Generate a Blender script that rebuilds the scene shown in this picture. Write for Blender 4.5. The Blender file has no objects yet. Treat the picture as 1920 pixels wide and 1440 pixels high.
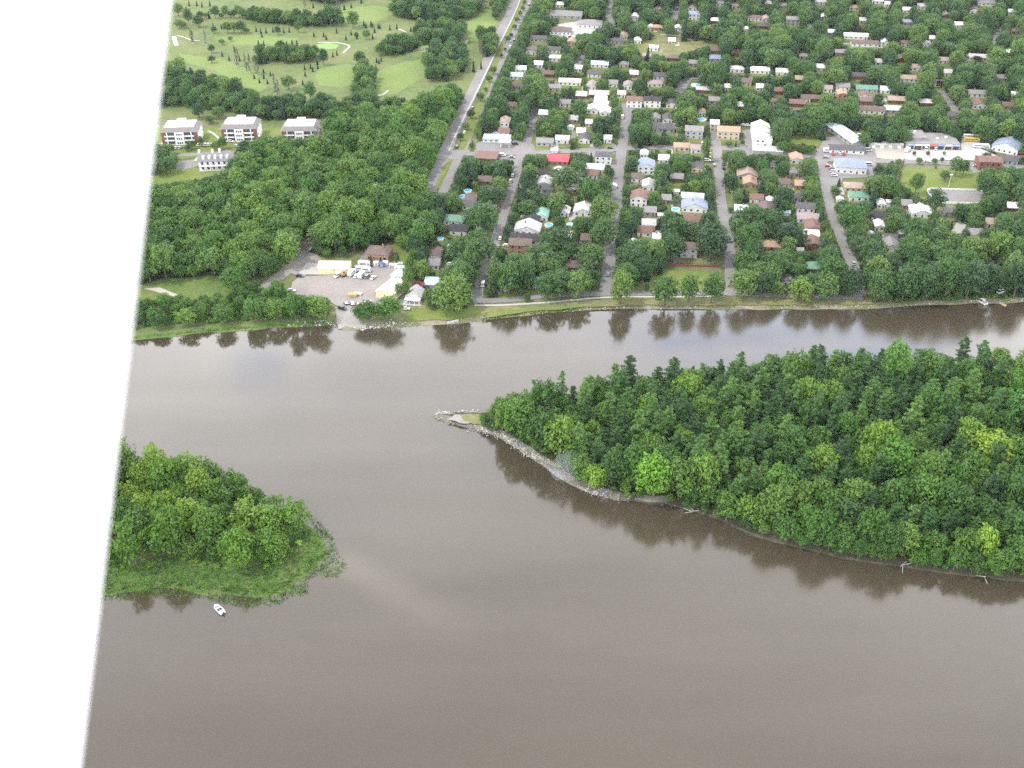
import bpy, math, random
import numpy as np
from mathutils import Vector, Matrix, Euler
from mathutils.geometry import tessellate_polygon

SC = bpy.context.scene
COL = SC.collection
rnd = random.Random(7)
R = math.radians

# ------------------------------------------------------------------ camera
CAM_H = 280.0                      # flying height in metres above the river
F_PX = 2000.0                      # focal length for a 1920 pixel wide picture
PITCH = math.atan2(1320.0, F_PX)   # the horizon lies well above the frame
cam_d = bpy.data.cameras.new('camera')
cam_d.sensor_width = 36.0
cam_d.lens = 36.0 * F_PX / 1920.0
cam_d.clip_start = 0.05
cam_d.clip_end = 20000
cam_d.dof.use_dof = True
cam_d.dof.focus_distance = 600.0
cam_d.dof.aperture_fstop = 2.6
cam = bpy.data.objects.new('camera', cam_d)
COL.objects.link(cam)
cam.location = (0, 0, CAM_H)
cam.rotation_euler = (math.pi / 2 - PITCH, 0, 0)
SC.camera = cam

# ------------------------------------------------------------------ light
SUN_EL, SUN_AZ = R(60), R(258)     # azimuth clockwise from +Y: high on the left
world = bpy.data.worlds.new('World')
SC.world = world
world.use_nodes = True
wn, wl = world.node_tree.nodes, world.node_tree.links
wn.clear()
w_out = wn.new('ShaderNodeOutputWorld')
w_bg = wn.new('ShaderNodeBackground')
w_bg.inputs['Strength'].default_value = 0.15
w_sky = wn.new('ShaderNodeTexSky')
w_sky.sky_type = 'NISHITA'
w_sky.sun_disc = False
w_sky.sun_elevation = SUN_EL
w_sky.sun_rotation = SUN_AZ
w_sky.air_density = 1.0
w_sky.dust_density = 0.8
w_co = wn.new('ShaderNodeTexCoord')
w_sep = wn.new('ShaderNodeSeparateXYZ')
w_add = wn.new('ShaderNodeMath'); w_add.operation = 'MAXIMUM'; w_add.inputs[1].default_value = 0.08
w_dx = wn.new('ShaderNodeMath'); w_dx.operation = 'DIVIDE'
w_dy = wn.new('ShaderNodeMath'); w_dy.operation = 'DIVIDE'
w_cmb = wn.new('ShaderNodeCombineXYZ')
w_map = wn.new('ShaderNodeMapping'); w_map.inputs['Location'].default_value = (17.633, 46.128, 0)
w_noi = wn.new('ShaderNodeTexNoise')
w_noi.inputs['Scale'].default_value = 1.1
w_noi.inputs['Detail'].default_value = 6
w_noi.inputs['Roughness'].default_value = 0.55
w_ramp = wn.new('ShaderNodeValToRGB')
w_ramp.color_ramp.elements[0].position = 0.335
w_ramp.color_ramp.elements[1].position = 0.425
w_noi2 = wn.new('ShaderNodeTexNoise')
w_noi2.inputs['Scale'].default_value = 2.3
w_noi2.inputs['Detail'].default_value = 5
w_cloud = wn.new('ShaderNodeValToRGB')
w_cloud.color_ramp.elements[0].position = 0.335
w_cloud.color_ramp.elements[0].color = (0.72, 0.73, 0.77, 1)
w_cloud.color_ramp.elements[1].position = 0.65
w_cloud.color_ramp.elements[1].color = (1.0, 0.985, 0.985, 1)
w_sc = wn.new('ShaderNodeVectorMath'); w_sc.operation = 'SCALE'
w_el = wn.new('ShaderNodeMapRange')       # distant cloud sides are brighter than the grey bases overhead
w_el.inputs['From Min'].default_value = 0.25; w_el.inputs['From Max'].default_value = 0.95
w_el.inputs['To Min'].default_value = 48.0; w_el.inputs['To Max'].default_value = 2.4
w_hz = wn.new('ShaderNodeVectorMath'); w_hz.operation = 'ADD'; w_hz.inputs[1].default_value = (7.0, 11.5, 22.0)   # bright thin haze in the blue gaps
w_mix = wn.new('ShaderNodeMixRGB')
L = wl.new
L(w_co.outputs['Generated'], w_sep.inputs[0])
L(w_sep.outputs['Z'], w_add.inputs[0])
L(w_sep.outputs['X'], w_dx.inputs[0]); L(w_add.outputs[0], w_dx.inputs[1])
L(w_sep.outputs['Y'], w_dy.inputs[0]); L(w_add.outputs[0], w_dy.inputs[1])
L(w_dx.outputs[0], w_cmb.inputs[0]); L(w_dy.outputs[0], w_cmb.inputs[1])
L(w_cmb.outputs[0], w_map.inputs['Vector'])
L(w_map.outputs[0], w_noi.inputs['Vector']); L(w_map.outputs[0], w_noi2.inputs['Vector'])
L(w_noi.outputs['Fac'], w_ramp.inputs[0])
L(w_noi2.outputs['Fac'], w_cloud.inputs[0])
L(w_cloud.outputs[0], w_sc.inputs[0])
L(w_sep.outputs['Z'], w_el.inputs['Value']); L(w_el.outputs[0], w_sc.inputs['Scale'])
L(w_ramp.outputs[0], w_mix.inputs[0])
L(w_sky.outputs[0], w_hz.inputs[0]); L(w_hz.outputs[0], w_mix.inputs[1]); L(w_sc.outputs[0], w_mix.inputs[2])
L(w_mix.outputs[0], w_bg.inputs[0]); L(w_bg.outputs[0], w_out.inputs[0])

sun_d = bpy.data.lights.new('sun', 'SUN')
sun_d.energy = 4.0
sun_d.angle = R(3)
sun_d.color = (1.0, 0.95, 0.87)
sun = bpy.data.objects.new('sun', sun_d)
COL.objects.link(sun)
sdir = Vector((math.cos(SUN_EL) * math.sin(SUN_AZ), math.cos(SUN_EL) * math.cos(SUN_AZ), math.sin(SUN_EL)))
sun.rotation_euler = sdir.to_track_quat('Z', 'Y').to_euler()
sun.location = (0, 0, 600)

SC.view_settings.view_transform = 'Standard'
SC.view_settings.look = 'None'
SC.view_settings.exposure = -0.06
SC.view_settings.gamma = 1.0
SC.cycles.max_bounces = 5
SC.cycles.diffuse_bounces = 2
SC.cycles.glossy_bounces = 2
SC.cycles.transmission_bounces = 3
SC.cycles.volume_bounces = 0
SC.cycles.transparent_max_bounces = 6
SC.cycles.sample_clamp_indirect = 4
SC.cycles.sample_clamp_direct = 3
SC.cycles.use_denoising = False

# ------------------------------------------------------------------ survey helpers
CP, SP = math.cos(PITCH), math.sin(PITCH)
GZ = 1.4                           # height of the land above the water

def G(u, v, z=GZ):
    """the spot on the level z that is seen at photo pixel (u, v)"""
    a, b = (u - 960.0) / F_PX, -(v - 720.0) / F_PX
    d = (a, CP + b * SP, -SP + b * CP)
    t = (z - CAM_H) / d[2]
    return d[0] * t, d[1] * t

def P(x, y, z):
    zz = z - CAM_H
    dep = y * CP - zz * SP
    up = y * SP + zz * CP
    return 960 + F_PX * x / dep, 720 - F_PX * up / dep

def S(v):
    """pixels per metre at photo row v"""
    return (v + 600.0) * CP / CAM_H

YAW = R(-7.5)                      # the street grid is turned a little to the right

# ------------------------------------------------------------------ materials
MATS = {}
def nodes_of(name):
    m = bpy.data.materials.new(name)
    m.use_nodes = True
    nt = m.node_tree
    return m, nt, nt.nodes['Principled BSDF'], nt.nodes.new, nt.links.new

def plain(name, col, rough=0.8, noise=0.12, scale=0.6, metal=0.0, spec=0.3, bump=0.0):
    """a colour with worn, uneven tone"""
    if name in MATS:
        return MATS[name]
    m, nt, b, new, link = nodes_of(name)
    co = new('ShaderNodeTexCoord')
    n = new('ShaderNodeTexNoise'); n.inputs['Scale'].default_value = scale; n.inputs['Detail'].default_value = 6
    mr = new('ShaderNodeMapRange'); mr.inputs['From Min'].default_value = 0.3; mr.inputs['From Max'].default_value = 0.7
    mr.inputs['To Min'].default_value = 1 - noise * 1.6; mr.inputs['To Max'].default_value = 1 + noise
    mx = new('ShaderNodeVectorMath'); mx.operation = 'SCALE'
    mx.inputs[0].default_value = col
    link(co.outputs['Object'], n.inputs['Vector']); link(n.outputs['Fac'], mr.inputs['Value'])
    link(mr.outputs[0], mx.inputs['Scale']); link(mx.outputs[0], b.inputs['Base Color'])
    b.inputs['Roughness'].default_value = rough
    b.inputs['Metallic'].default_value = metal
    b.inputs['Specular IOR Level'].default_value = spec
    if bump:
        bp = new('ShaderNodeBump'); bp.inputs['Strength'].default_value = bump; bp.inputs['Distance'].default_value = 0.2
        link(n.outputs['Fac'], bp.inputs['Height']); link(bp.outputs[0], b.inputs['Normal'])
    MATS[name] = m
    return m

def ground_mat(name, stops, scale=0.02, scale2=0.35, mixf=0.5, rough=0.95, bump=0.3):
    """mottled ground: a ramp over two noises in world metres"""
    if name in MATS:
        return MATS[name]
    m, nt, b, new, link = nodes_of(name)
    g = new('ShaderNodeNewGeometry')
    n1 = new('ShaderNodeTexNoise'); n1.inputs['Scale'].default_value = scale; n1.inputs['Detail'].default_value = 7
    n2 = new('ShaderNodeTexNoise'); n2.inputs['Scale'].default_value = scale2; n2.inputs['Detail'].default_value = 5
    n2.inputs['Roughness'].default_value = 0.7
    mx = new('ShaderNodeMixRGB'); mx.inputs[0].default_value = mixf
    rp = new('ShaderNodeValToRGB')
    els = rp.color_ramp.elements
    while len(els) < len(stops):
        els.new(0.5)
    for e, (p, c) in zip(els, stops):
        e.position = p; e.color = (*c, 1)
    link(g.outputs['Position'], n1.inputs['Vector']); link(g.outputs['Position'], n2.inputs['Vector'])
    link(n1.outputs['Fac'], mx.inputs[1]); link(n2.outputs['Fac'], mx.inputs[2])
    link(mx.outputs[0], rp.inputs[0]); link(rp.outputs[0], b.inputs['Base Color'])
    b.inputs['Roughness'].default_value = rough
    b.inputs['Specular IOR Level'].default_value = 0.15
    if bump:
        bp = new('ShaderNodeBump'); bp.inputs['Strength'].default_value = bump; bp.inputs['Distance'].default_value = 0.4
        link(n2.outputs['Fac'], bp.inputs['Height']); link(bp.outputs[0], b.inputs['Normal'])
    MATS[name] = m
    return m

def foliage_mat(name, stops, var=0.35):
    m, nt, b, new, link = nodes_of(name)
    oi = new('ShaderNodeObjectInfo')
    g = new('ShaderNodeNewGeometry')
    rp = new('ShaderNodeValToRGB')
    els = rp.color_ramp.elements
    while len(els) < len(stops):
        els.new(0.5)
    for e, (p, c) in zip(els, stops):
        e.position = p; e.color = (*c, 1)
    n = new('ShaderNodeTexNoise'); n.inputs['Scale'].default_value = 0.45; n.inputs['Detail'].default_value = 3
    mr = new('ShaderNodeMapRange'); mr.inputs['From Min'].default_value = 0.3; mr.inputs['From Max'].default_value = 0.7
    mr.inputs['To Min'].default_value = 1 - var; mr.inputs['To Max'].default_value = 1 + var
    mul = new('ShaderNodeMixRGB'); mul.blend_type = 'MULTIPLY'; mul.inputs[0].default_value = 1
    sc = new('ShaderNodeVectorMath'); sc.operation = 'SCALE'
    link(oi.outputs['Random'], rp.inputs[0])
    link(rp.outputs[0], mul.inputs[1]); link(oi.outputs['Color'], mul.inputs[2])
    link(g.outputs['Position'], n.inputs['Vector']); link(n.outputs['Fac'], mr.inputs['Value'])
    link(mul.outputs[0], sc.inputs[0]); link(mr.outputs[0], sc.inputs['Scale'])
    link(sc.outputs[0], b.inputs['Base Color'])
    b.inputs['Roughness'].default_value = 0.55
    b.inputs['Specular IOR Level'].default_value = 0.25
    tr = new('ShaderNodeBsdfTranslucent')
    sc2 = new('ShaderNodeVectorMath'); sc2.operation = 'MULTIPLY'; sc2.inputs[1].default_value = (1.25, 1.25, 0.6)
    link(sc.outputs[0], sc2.inputs[0]); link(sc2.outputs[0], tr.inputs['Color'])
    ms = new('ShaderNodeMixShader'); ms.inputs[0].default_value = 0.3
    link(b.outputs[0], ms.inputs[1]); link(tr.outputs[0], ms.inputs[2])
    link(ms.outputs[0], nt.nodes['Material Output'].inputs['Surface'])
    MATS[name] = m
    return m

GRASS = ground_mat('suburban_ground', [(0.30, (0.06, 0.08, 0.032)), (0.48, (0.10, 0.125, 0.05)), (0.62, (0.16, 0.165, 0.09)), (0.72, (0.22, 0.21, 0.16))], 0.02, 0.3)
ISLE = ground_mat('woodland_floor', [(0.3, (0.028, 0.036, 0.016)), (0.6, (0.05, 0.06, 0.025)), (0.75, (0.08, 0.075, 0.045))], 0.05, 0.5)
BANK = ground_mat('river_bank', [(0.32, (0.07, 0.10, 0.03)), (0.46, (0.11, 0.12, 0.055)), (0.56, (0.19, 0.165, 0.125)), (0.7, (0.30, 0.27, 0.23))], 0.06, 0.9)
MUD = ground_mat('dark_mud_bank', [(0.35, (0.03, 0.036, 0.018)), (0.55, (0.055, 0.05, 0.035)), (0.72, (0.11, 0.095, 0.075))], 0.06, 0.9)
LAWN = ground_mat('lawn', [(0.32, (0.085, 0.125, 0.03)), (0.5, (0.125, 0.165, 0.04)), (0.68, (0.175, 0.185, 0.07))], 0.06, 0.5)
GOLF = ground_mat('golf_grass', [(0.36, (0.074, 0.114, 0.043)), (0.46, (0.106, 0.141, 0.053)), (0.56, (0.133, 0.154, 0.062)), (0.66, (0.167, 0.160, 0.079))], 0.03, 0.16)
FAIR = ground_mat('fairway_grass', [(0.3, (0.120, 0.176, 0.052)), (0.7, (0.158, 0.205, 0.067))], 0.03, 0.25)
GREEN = ground_mat('putting_green', [(0.3, (0.16, 0.26, 0.085)), (0.7, (0.19, 0.28, 0.1))], 0.1, 0.6)
DRYGRASS = ground_mat('dry_grass', [(0.35, (0.10, 0.12, 0.045)), (0.52, (0.155, 0.155, 0.07)), (0.66, (0.22, 0.195, 0.12))], 0.1, 0.5)
ROUGHG = ground_mat('meadow_grass', [(0.3, (0.06, 0.10, 0.025)), (0.5, (0.10, 0.145, 0.04)), (0.66, (0.15, 0.17, 0.07))], 0.05, 0.4, bump=0.8)
MARSHG = ground_mat('marsh_ground', [(0.3, (0.049, 0.098, 0.023)), (0.48, (0.076, 0.137, 0.034)), (0.6, (0.119, 0.143, 0.053)), (0.72, (0.184, 0.195, 0.084))], 0.09, 0.6, bump=0.8)
ASPH = ground_mat('old_asphalt', [(0.3, (0.16, 0.154, 0.158)), (0.55, (0.205, 0.197, 0.20)), (0.72, (0.25, 0.24, 0.24))], 0.05, 0.7, bump=0.1)
GRAVEL = ground_mat('gravel', [(0.3, (0.17, 0.155, 0.15)), (0.5, (0.24, 0.22, 0.21)), (0.7, (0.32, 0.295, 0.28))], 0.05, 0.9)
CONC = ground_mat('concrete', [(0.3, (0.30, 0.29, 0.285)), (0.7, (0.42, 0.41, 0.40))], 0.08, 0.9, bump=0.1)
SAND = ground_mat('pale_sand', [(0.3, (0.29, 0.265, 0.23)), (0.7, (0.40, 0.37, 0.325))], 0.1, 0.9)
PAINTL = plain('road_paint', (0.72, 0.72, 0.70), 0.7, 0.15, 0.2)

FOL_ISLE = foliage_mat('island_foliage', [(0.0, (0.039, 0.093, 0.020)), (0.25, (0.055, 0.131, 0.023)), (0.5, (0.069, 0.157, 0.025)), (0.72, (0.080, 0.153, 0.031)), (1.0, (0.119, 0.215, 0.029))])
FOL_WOOD = foliage_mat('woodland_foliage', [(0.0, (0.036, 0.090, 0.022)), (0.25, (0.053, 0.128, 0.025)), (0.5, (0.069, 0.154, 0.028)), (0.72, (0.081, 0.154, 0.036)), (1.0, (0.110, 0.199, 0.033))])
FOL_TOWN = foliage_mat('garden_foliage', [(0.0, (0.031, 0.071, 0.026)), (0.25, (0.046, 0.105, 0.033)), (0.5, (0.061, 0.135, 0.033)), (0.72, (0.080, 0.141, 0.048)), (0.9, (0.114, 0.188, 0.043)), (1.0, (0.046, 0.094, 0.043))])
FOL_PINE = foliage_mat('pine_needles', [(0.0, (0.032, 0.076, 0.023)), (0.5, (0.055, 0.128, 0.032)), (1.0, (0.097, 0.194, 0.040))])
FOL_SPR = foliage_mat('spruce_needles', [(0.0, (0.031, 0.065, 0.045)), (0.5, (0.042, 0.084, 0.052)), (1.0, (0.063, 0.112, 0.068))])
FOL_COL = foliage_mat('thin_poplar_leaves', [(0.0, (0.10, 0.105, 0.075)), (0.5, (0.12, 0.12, 0.09)), (1.0, (0.085, 0.10, 0.06))])
FOL_REED = foliage_mat('marsh_reeds', [(0.0, (0.092, 0.176, 0.037)), (1.0, (0.092, 0.176, 0.037))], 0.55)
BARK = plain('bark', (0.11, 0.088, 0.07), 0.95, 0.3, 2.0)
PALEBARK = plain('pale_bark', (0.42, 0.40, 0.37), 0.9, 0.3, 2.0)

# river water: silty brown body colour, sky mirrored on small ripples
def water_mat():
    m, nt, b, new, link = nodes_of('river_water')
    g = new('ShaderNodeNewGeometry')
    n0 = new('ShaderNodeTexNoise'); n0.inputs['Scale'].default_value = 0.011; n0.inputs['Detail'].default_value = 5
    mp0 = new('ShaderNodeMapping'); mp0.inputs['Scale'].default_value = (0.5, 1.6, 1); mp0.inputs['Rotation'].default_value = (0, 0, R(-18))
    link(g.outputs['Position'], mp0.inputs['Vector']); link(mp0.outputs[0], n0.inputs['Vector'])
    rp = new('ShaderNodeValToRGB')
    rp.color_ramp.elements[0].position = 0.3; rp.color_ramp.elements[0].color = (0.038, 0.030, 0.0195, 1)
    rp.color_ramp.elements[1].position = 0.7; rp.color_ramp.elements[1].color = (0.052, 0.042, 0.029, 1)
    link(n0.outputs['Fac'], rp.inputs[0])
    # a pale streak of silt trailing off the islet
    sx, sy = G(640, 1050, 0); ex, ey = G(870, 1175, 0)
    mps = new('ShaderNodeMapping'); mps.vector_type = 'TEXTURE'
    mps.inputs['Location'].default_value = (sx, sy, 0); mps.inputs['Rotation'].default_value = (0, 0, math.atan2(ey - sy, ex - sx))
    nw = new('ShaderNodeTexNoise'); nw.inputs['Scale'].default_value = 0.12
    va = new('ShaderNodeVectorMath'); va.operation = 'MULTIPLY_ADD'; va.inputs[1].default_value = (6, 6, 0)
    link(g.outputs['Position'], nw.inputs['Vector']); link(nw.outputs['Color'], va.inputs[0]); link(g.outputs['Position'], va.inputs[2])
    link(va.outputs[0], mps.inputs['Vector'])
    ss = new('ShaderNodeSeparateXYZ'); link(mps.outputs[0], ss.inputs[0])
    ab = new('ShaderNodeMath'); ab.operation = 'SUBTRACT'; ab.inputs[1].default_value = 3.0; link(ss.outputs['Y'], ab.inputs[0])
    ab2 = new('ShaderNodeMath'); ab2.operation = 'ABSOLUTE'; link(ab.outputs[0], ab2.inputs[0])
    fy = new('ShaderNodeMapRange'); fy.interpolation_type = 'SMOOTHSTEP'; fy.inputs['From Min'].default_value = 0; fy.inputs['From Max'].default_value = 12.0; fy.inputs['To Min'].default_value = 1; fy.inputs['To Max'].default_value = 0
    link(ab2.outputs[0], fy.inputs['Value'])
    fx = new('ShaderNodeMapRange'); fx.interpolation_type = 'SMOOTHSTEP'; fx.inputs['From Min'].default_value = 85; fx.inputs['From Max'].default_value = 5; fx.inputs['To Min'].default_value = 0; fx.inputs['To Max'].default_value = 1
    link(ss.outputs['X'], fx.inputs['Value'])
    fx2 = new('ShaderNodeMapRange'); fx2.interpolation_type = 'SMOOTHSTEP'; fx2.inputs['From Min'].default_value = -8; fx2.inputs['From Max'].default_value = 4
    link(ss.outputs['X'], fx2.inputs['Value'])
    fm = new('ShaderNodeMath'); fm.operation = 'MULTIPLY'; link(fy.outputs[0], fm.inputs[0]); link(fx.outputs[0], fm.inputs[1])
    fm2 = new('ShaderNodeMath'); fm2.operation = 'MULTIPLY'; link(fm.outputs[0], fm2.inputs[0]); link(fx2.outputs[0], fm2.inputs[1])
    fm3 = new('ShaderNodeMath'); fm3.operation = 'MULTIPLY'; fm3.inputs[1].default_value = .45; link(fm2.outputs[0], fm3.inputs[0])
    sm = new('ShaderNodeMixRGB'); sm.inputs[2].default_value = (0.095, 0.083, 0.062, 1)
    link(fm3.outputs[0], sm.inputs[0]); link(rp.outputs[0], sm.inputs[1]); link(sm.outputs[0], b.inputs['Base Color'])
    # calm and ruffled reaches
    rr = new('ShaderNodeMapRange'); rr.inputs['From Min'].default_value = 0.35; rr.inputs['From Max'].default_value = 0.65
    rr.inputs['To Min'].default_value = 0.02; rr.inputs['To Max'].default_value = 0.2
    link(n0.outputs['Fac'], rr.inputs['Value']); link(rr.outputs[0], b.inputs['Roughness'])
    b.inputs['IOR'].default_value = 1.76
    # wind lanes: slicker and more ruffled streaks along the river
    nl = new('ShaderNodeTexNoise'); nl.inputs['Scale'].default_value = 0.02; nl.inputs['Detail'].default_value = 6
    ml = new('ShaderNodeMapping'); ml.inputs['Scale'].default_value = (0.35, 2.2, 1); ml.inputs['Rotation'].default_value = (0, 0, R(14))
    link(g.outputs['Position'], ml.inputs['Vector']); link(ml.outputs[0], nl.inputs['Vector'])
    sl = new('ShaderNodeMapRange'); sl.inputs['From Min'].default_value = 0.35; sl.inputs['From Max'].default_value = 0.65; sl.inputs['To Min'].default_value = 0.47; sl.inputs['To Max'].default_value = 0.53
    link(nl.outputs['Fac'], sl.inputs['Value']); link(sl.outputs[0], b.inputs['Specular IOR Level'])
    n1 = new('ShaderNodeTexNoise'); n1.inputs['Scale'].default_value = 0.7; n1.inputs['Detail'].default_value = 4
    mp = new('ShaderNodeMapping'); mp.inputs['Scale'].default_value = (1, 2.2, 1); mp.inputs['Rotation'].default_value = (0, 0, R(-20))
    link(g.outputs['Position'], mp.inputs['Vector']); link(mp.outputs[0], n1.inputs['Vector'])
    bp = new('ShaderNodeBump'); bp.inputs['Strength'].default_value = 0.35; bp.inputs['Distance'].default_value = 0.035
    link(n1.outputs['Fac'], bp.inputs['Height']); link(bp.outputs[0], b.inputs['Normal'])
    return m
WATER = water_mat()

# ------------------------------------------------------------------ mesh helpers
class MB:
    def __init__(self):
        self.v, self.f = [], []
    def add(self, vs, fs):
        o = len(self.v)
        self.v += [tuple(p) for p in vs]
        self.f += [tuple(i + o for i in f) for f in fs]
        return self
    def box(self, x0, x1, y0, y1, z0, z1):
        return self.add([(x0, y0, z0), (x1, y0, z0), (x1, y1, z0), (x0, y1, z0), (x0, y0, z1), (x1, y0, z1), (x1, y1, z1), (x0, y1, z1)],
                        [(3, 2, 1, 0), (4, 5, 6, 7), (0, 1, 5, 4), (1, 2, 6, 5), (2, 3, 7, 6), (3, 0, 4, 7)])
    def prism(self, prof, a0, a1, axis='x'):
        """extrude a closed profile; axis x: profile is (y, z); axis y: profile is (x, z); axis z: (x, y)"""
        n = len(prof)
        def pt(p, a):
            return {'x': (a, p[0], p[1]), 'y': (p[0], a, p[1]), 'z': (p[0], p[1], a)}[axis]
        vs = [pt(p, a0) for p in prof] + [pt(p, a1) for p in prof]
        fs = [(i, (i + 1) % n, n + (i + 1) % n, n + i) for i in range(n)]
        fs += [tuple(range(n - 1, -1, -1)), tuple(range(n, 2 * n))]
        return self.add(vs, fs)
    def tube(self, p0, p1, r0, r1, n=6):
        p0, p1 = Vector(p0), Vector(p1)
        q = (p1 - p0).to_track_quat('Z', 'Y')
        vs = []
        for p, r in ((p0, r0), (p1, r1)):
            for i in range(n):
                a = 2 * math.pi * i / n
                vs.append(p + q @ Vector((r * math.cos(a), r * math.sin(a), 0)))
        fs = [(i, (i + 1) % n, n + (i + 1) % n, n + i) for i in range(n)]
        fs += [tuple(range(n - 1, -1, -1)), tuple(range(n, 2 * n))]
        return self.add(vs, fs)
    def mesh(self, name, mat, smooth=False):
        me = bpy.data.meshes.new(name)
        me.from_pydata(self.v, [], self.f)
        if mat is not None:
            me.materials.append(mat)
        if smooth:
            me.polygons.foreach_set('use_smooth', [True] * len(me.polygons))
        me.update()
        return me

def obj(name, me, parent=None, loc=None):
    o = bpy.data.objects.new(name, me)
    COL.objects.link(o)
    if parent is not None:
        o.parent = parent
    if loc is not None:
        o.location = loc
    return o

def tag(o, label=None, cat=None, group=None, kind=None):
    if label: o['label'] = label
    if cat: o['category'] = cat
    if group: o['group'] = group
    if kind: o['kind'] = kind
    return o

def thing(name, label, cat, loc=(0, 0, 0), rz=0.0, group=None):
    o = obj(name, None, None, loc)
    o.rotation_euler = (0, 0, rz)
    o.empty_display_size = 0.5
    return tag(o, label, cat, group)

def spread(poly, step=6.0, amp=1.2, seed=1, closed=True):
    """densify a world outline and make it uneven"""
    rr = random.Random(seed)
    out = []
    n = len(poly)
    for i in range(n if closed else n - 1):
        a, b = Vector(poly[i]), Vector(poly[(i + 1) % n])
        d = (b - a).length
        if d > 900:
            out.append(a.to_tuple()); continue
        k = max(1, int(d / step))
        nn = Vector((-(b - a).y, (b - a).x)).normalized() if d > 0 else Vector((0, 0))
        for j in range(k):
            q = a.lerp(b, j / k)
            if j:
                q = q + nn * rr.uniform(-amp, amp)
            out.append(q.to_tuple())
    if not closed:
        out.append(tuple(poly[-1]))
    return out

def fill(me_name, poly, z, mat):
    tris = tessellate_polygon([[Vector((p[0], p[1], 0)) for p in poly]])
    vs = [(p[0], p[1], z) for p in poly]
    fs = []
    for t in tris:
        a, b, c = (Vector(vs[i]) for i in t)
        fs.append(t if (b - a).cross(c - a).z > 0 else (t[0], t[2], t[1]))
    return MB().add(vs, fs).mesh(me_name, mat)

LEVEL = [0]
def patch(name, px, mat, z=None, step=5.0, amp=0.9, seed=3, zlift=0.02):
    """a piece of ground cover outlined by photo pixels on the land"""
    LEVEL[0] += 1
    zz = GZ + zlift + 0.0015 * LEVEL[0] if z is None else z
    poly = spread([G(u, v) for u, v in px], step, amp, seed)
    return tag(obj(name, fill(name, poly, zz, mat)), kind='structure')

def ribbon(name, pts, width, mat, z, world=False, z0=None):
    """a strip along a line of photo pixels (or world points); returns the object"""
    w = [Vector(p if world else G(*p)) for p in pts]
    # smooth the line
    dense = []
    for i in range(len(w) - 1):
        p0, p1, p2, p3 = w[max(i - 1, 0)], w[i], w[i + 1], w[min(i + 2, len(w) - 1)]
        k = max(2, int((p2 - p1).length / 8))
        for j in range(k):
            t = j / k
            dense.append(0.5 * ((2 * p1) + (p2 - p0) * t + (2 * p0 - 5 * p1 + 4 * p2 - p3) * t * t + (3 * p1 - p0 - 3 * p2 + p3) * t ** 3))
    dense.append(w[-1])
    vs, fs = [], []
    for i, p in enumerate(dense):
        d = (dense[min(i + 1, len(dense) - 1)] - dense[max(i - 1, 0)]).normalized()
        nn = Vector((-d.y, d.x)) * width / 2
        vs += [(p.x + nn.x, p.y + nn.y, z), (p.x - nn.x, p.y - nn.y, z)]
        if i:
            k = 2 * i
            fs.append((k - 2, k - 1, k + 1, k))
    fs = [f if (Vector(vs[f[1]]) - Vector(vs[f[0]])).cross(Vector(vs[f[2]]) - Vector(vs[f[0]])).z > 0 else f[::-1] for f in fs]
    o = obj(name, MB().add(vs, fs).mesh(name, mat))
    return tag(o, kind='structure'), dense

# ------------------------------------------------------------------ what stays in view (used when trees are set out)
MW, MH = 1100, 900                 # half resolution, with a margin of 70 px left/right and 90 px above
MOX, MOY = 70, 90
KEEP = np.zeros((MH, MW), dtype=np.float32)
def keep_poly(px, val=1.0):
    pts = np.array([((u / 2 + MOX), (v / 2 + MOY)) for u, v in px])
    x0, y0 = np.floor(pts.min(0)).astype(int); x1, y1 = np.ceil(pts.max(0)).astype(int)
    x0, y0 = max(x0, 0), max(y0, 0); x1, y1 = min(x1, MW - 1), min(y1, MH - 1)
    if x1 < x0 or y1 < y0:
        return
    X, Y = np.meshgrid(np.arange(x0, x1 + 1) + 0.5, np.arange(y0, y1 + 1) + 0.5)
    ins = np.zeros(X.shape, bool)
    j = len(pts) - 1
    for i in range(len(pts)):
        xi, yi = pts[i]; xj, yj = pts[j]
        if yi != yj:
            ins ^= ((yi > Y) != (yj > Y)) & (X < (xj - xi) * (Y - yi) / (yj - yi) + xi)
        j = i
    KEEP[y0:y1 + 1, x0:x1 + 1][ins] = np.maximum(KEEP[y0:y1 + 1, x0:x1 + 1][ins], val)

def in_poly(x, y, poly):
    c = False
    j = len(poly) - 1
    for i in range(len(poly)):
        xi, yi = poly[i]; xj, yj = poly[j]
        if (yi > y) != (yj > y) and x < (xj - xi) * (y - yi) / (yj - yi) + xi:
            c = not c
        j = i
    return c
# ================================================================== the setting
FAR = 4000.0
tag(obj('river_water', MB().add([(-FAR, -FAR, 0), (FAR, -FAR, 0), (FAR, FAR, 0), (-FAR, FAR, 0)], [(0, 1, 2, 3)]).mesh('river_water', WATER)), kind='structure')

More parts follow.
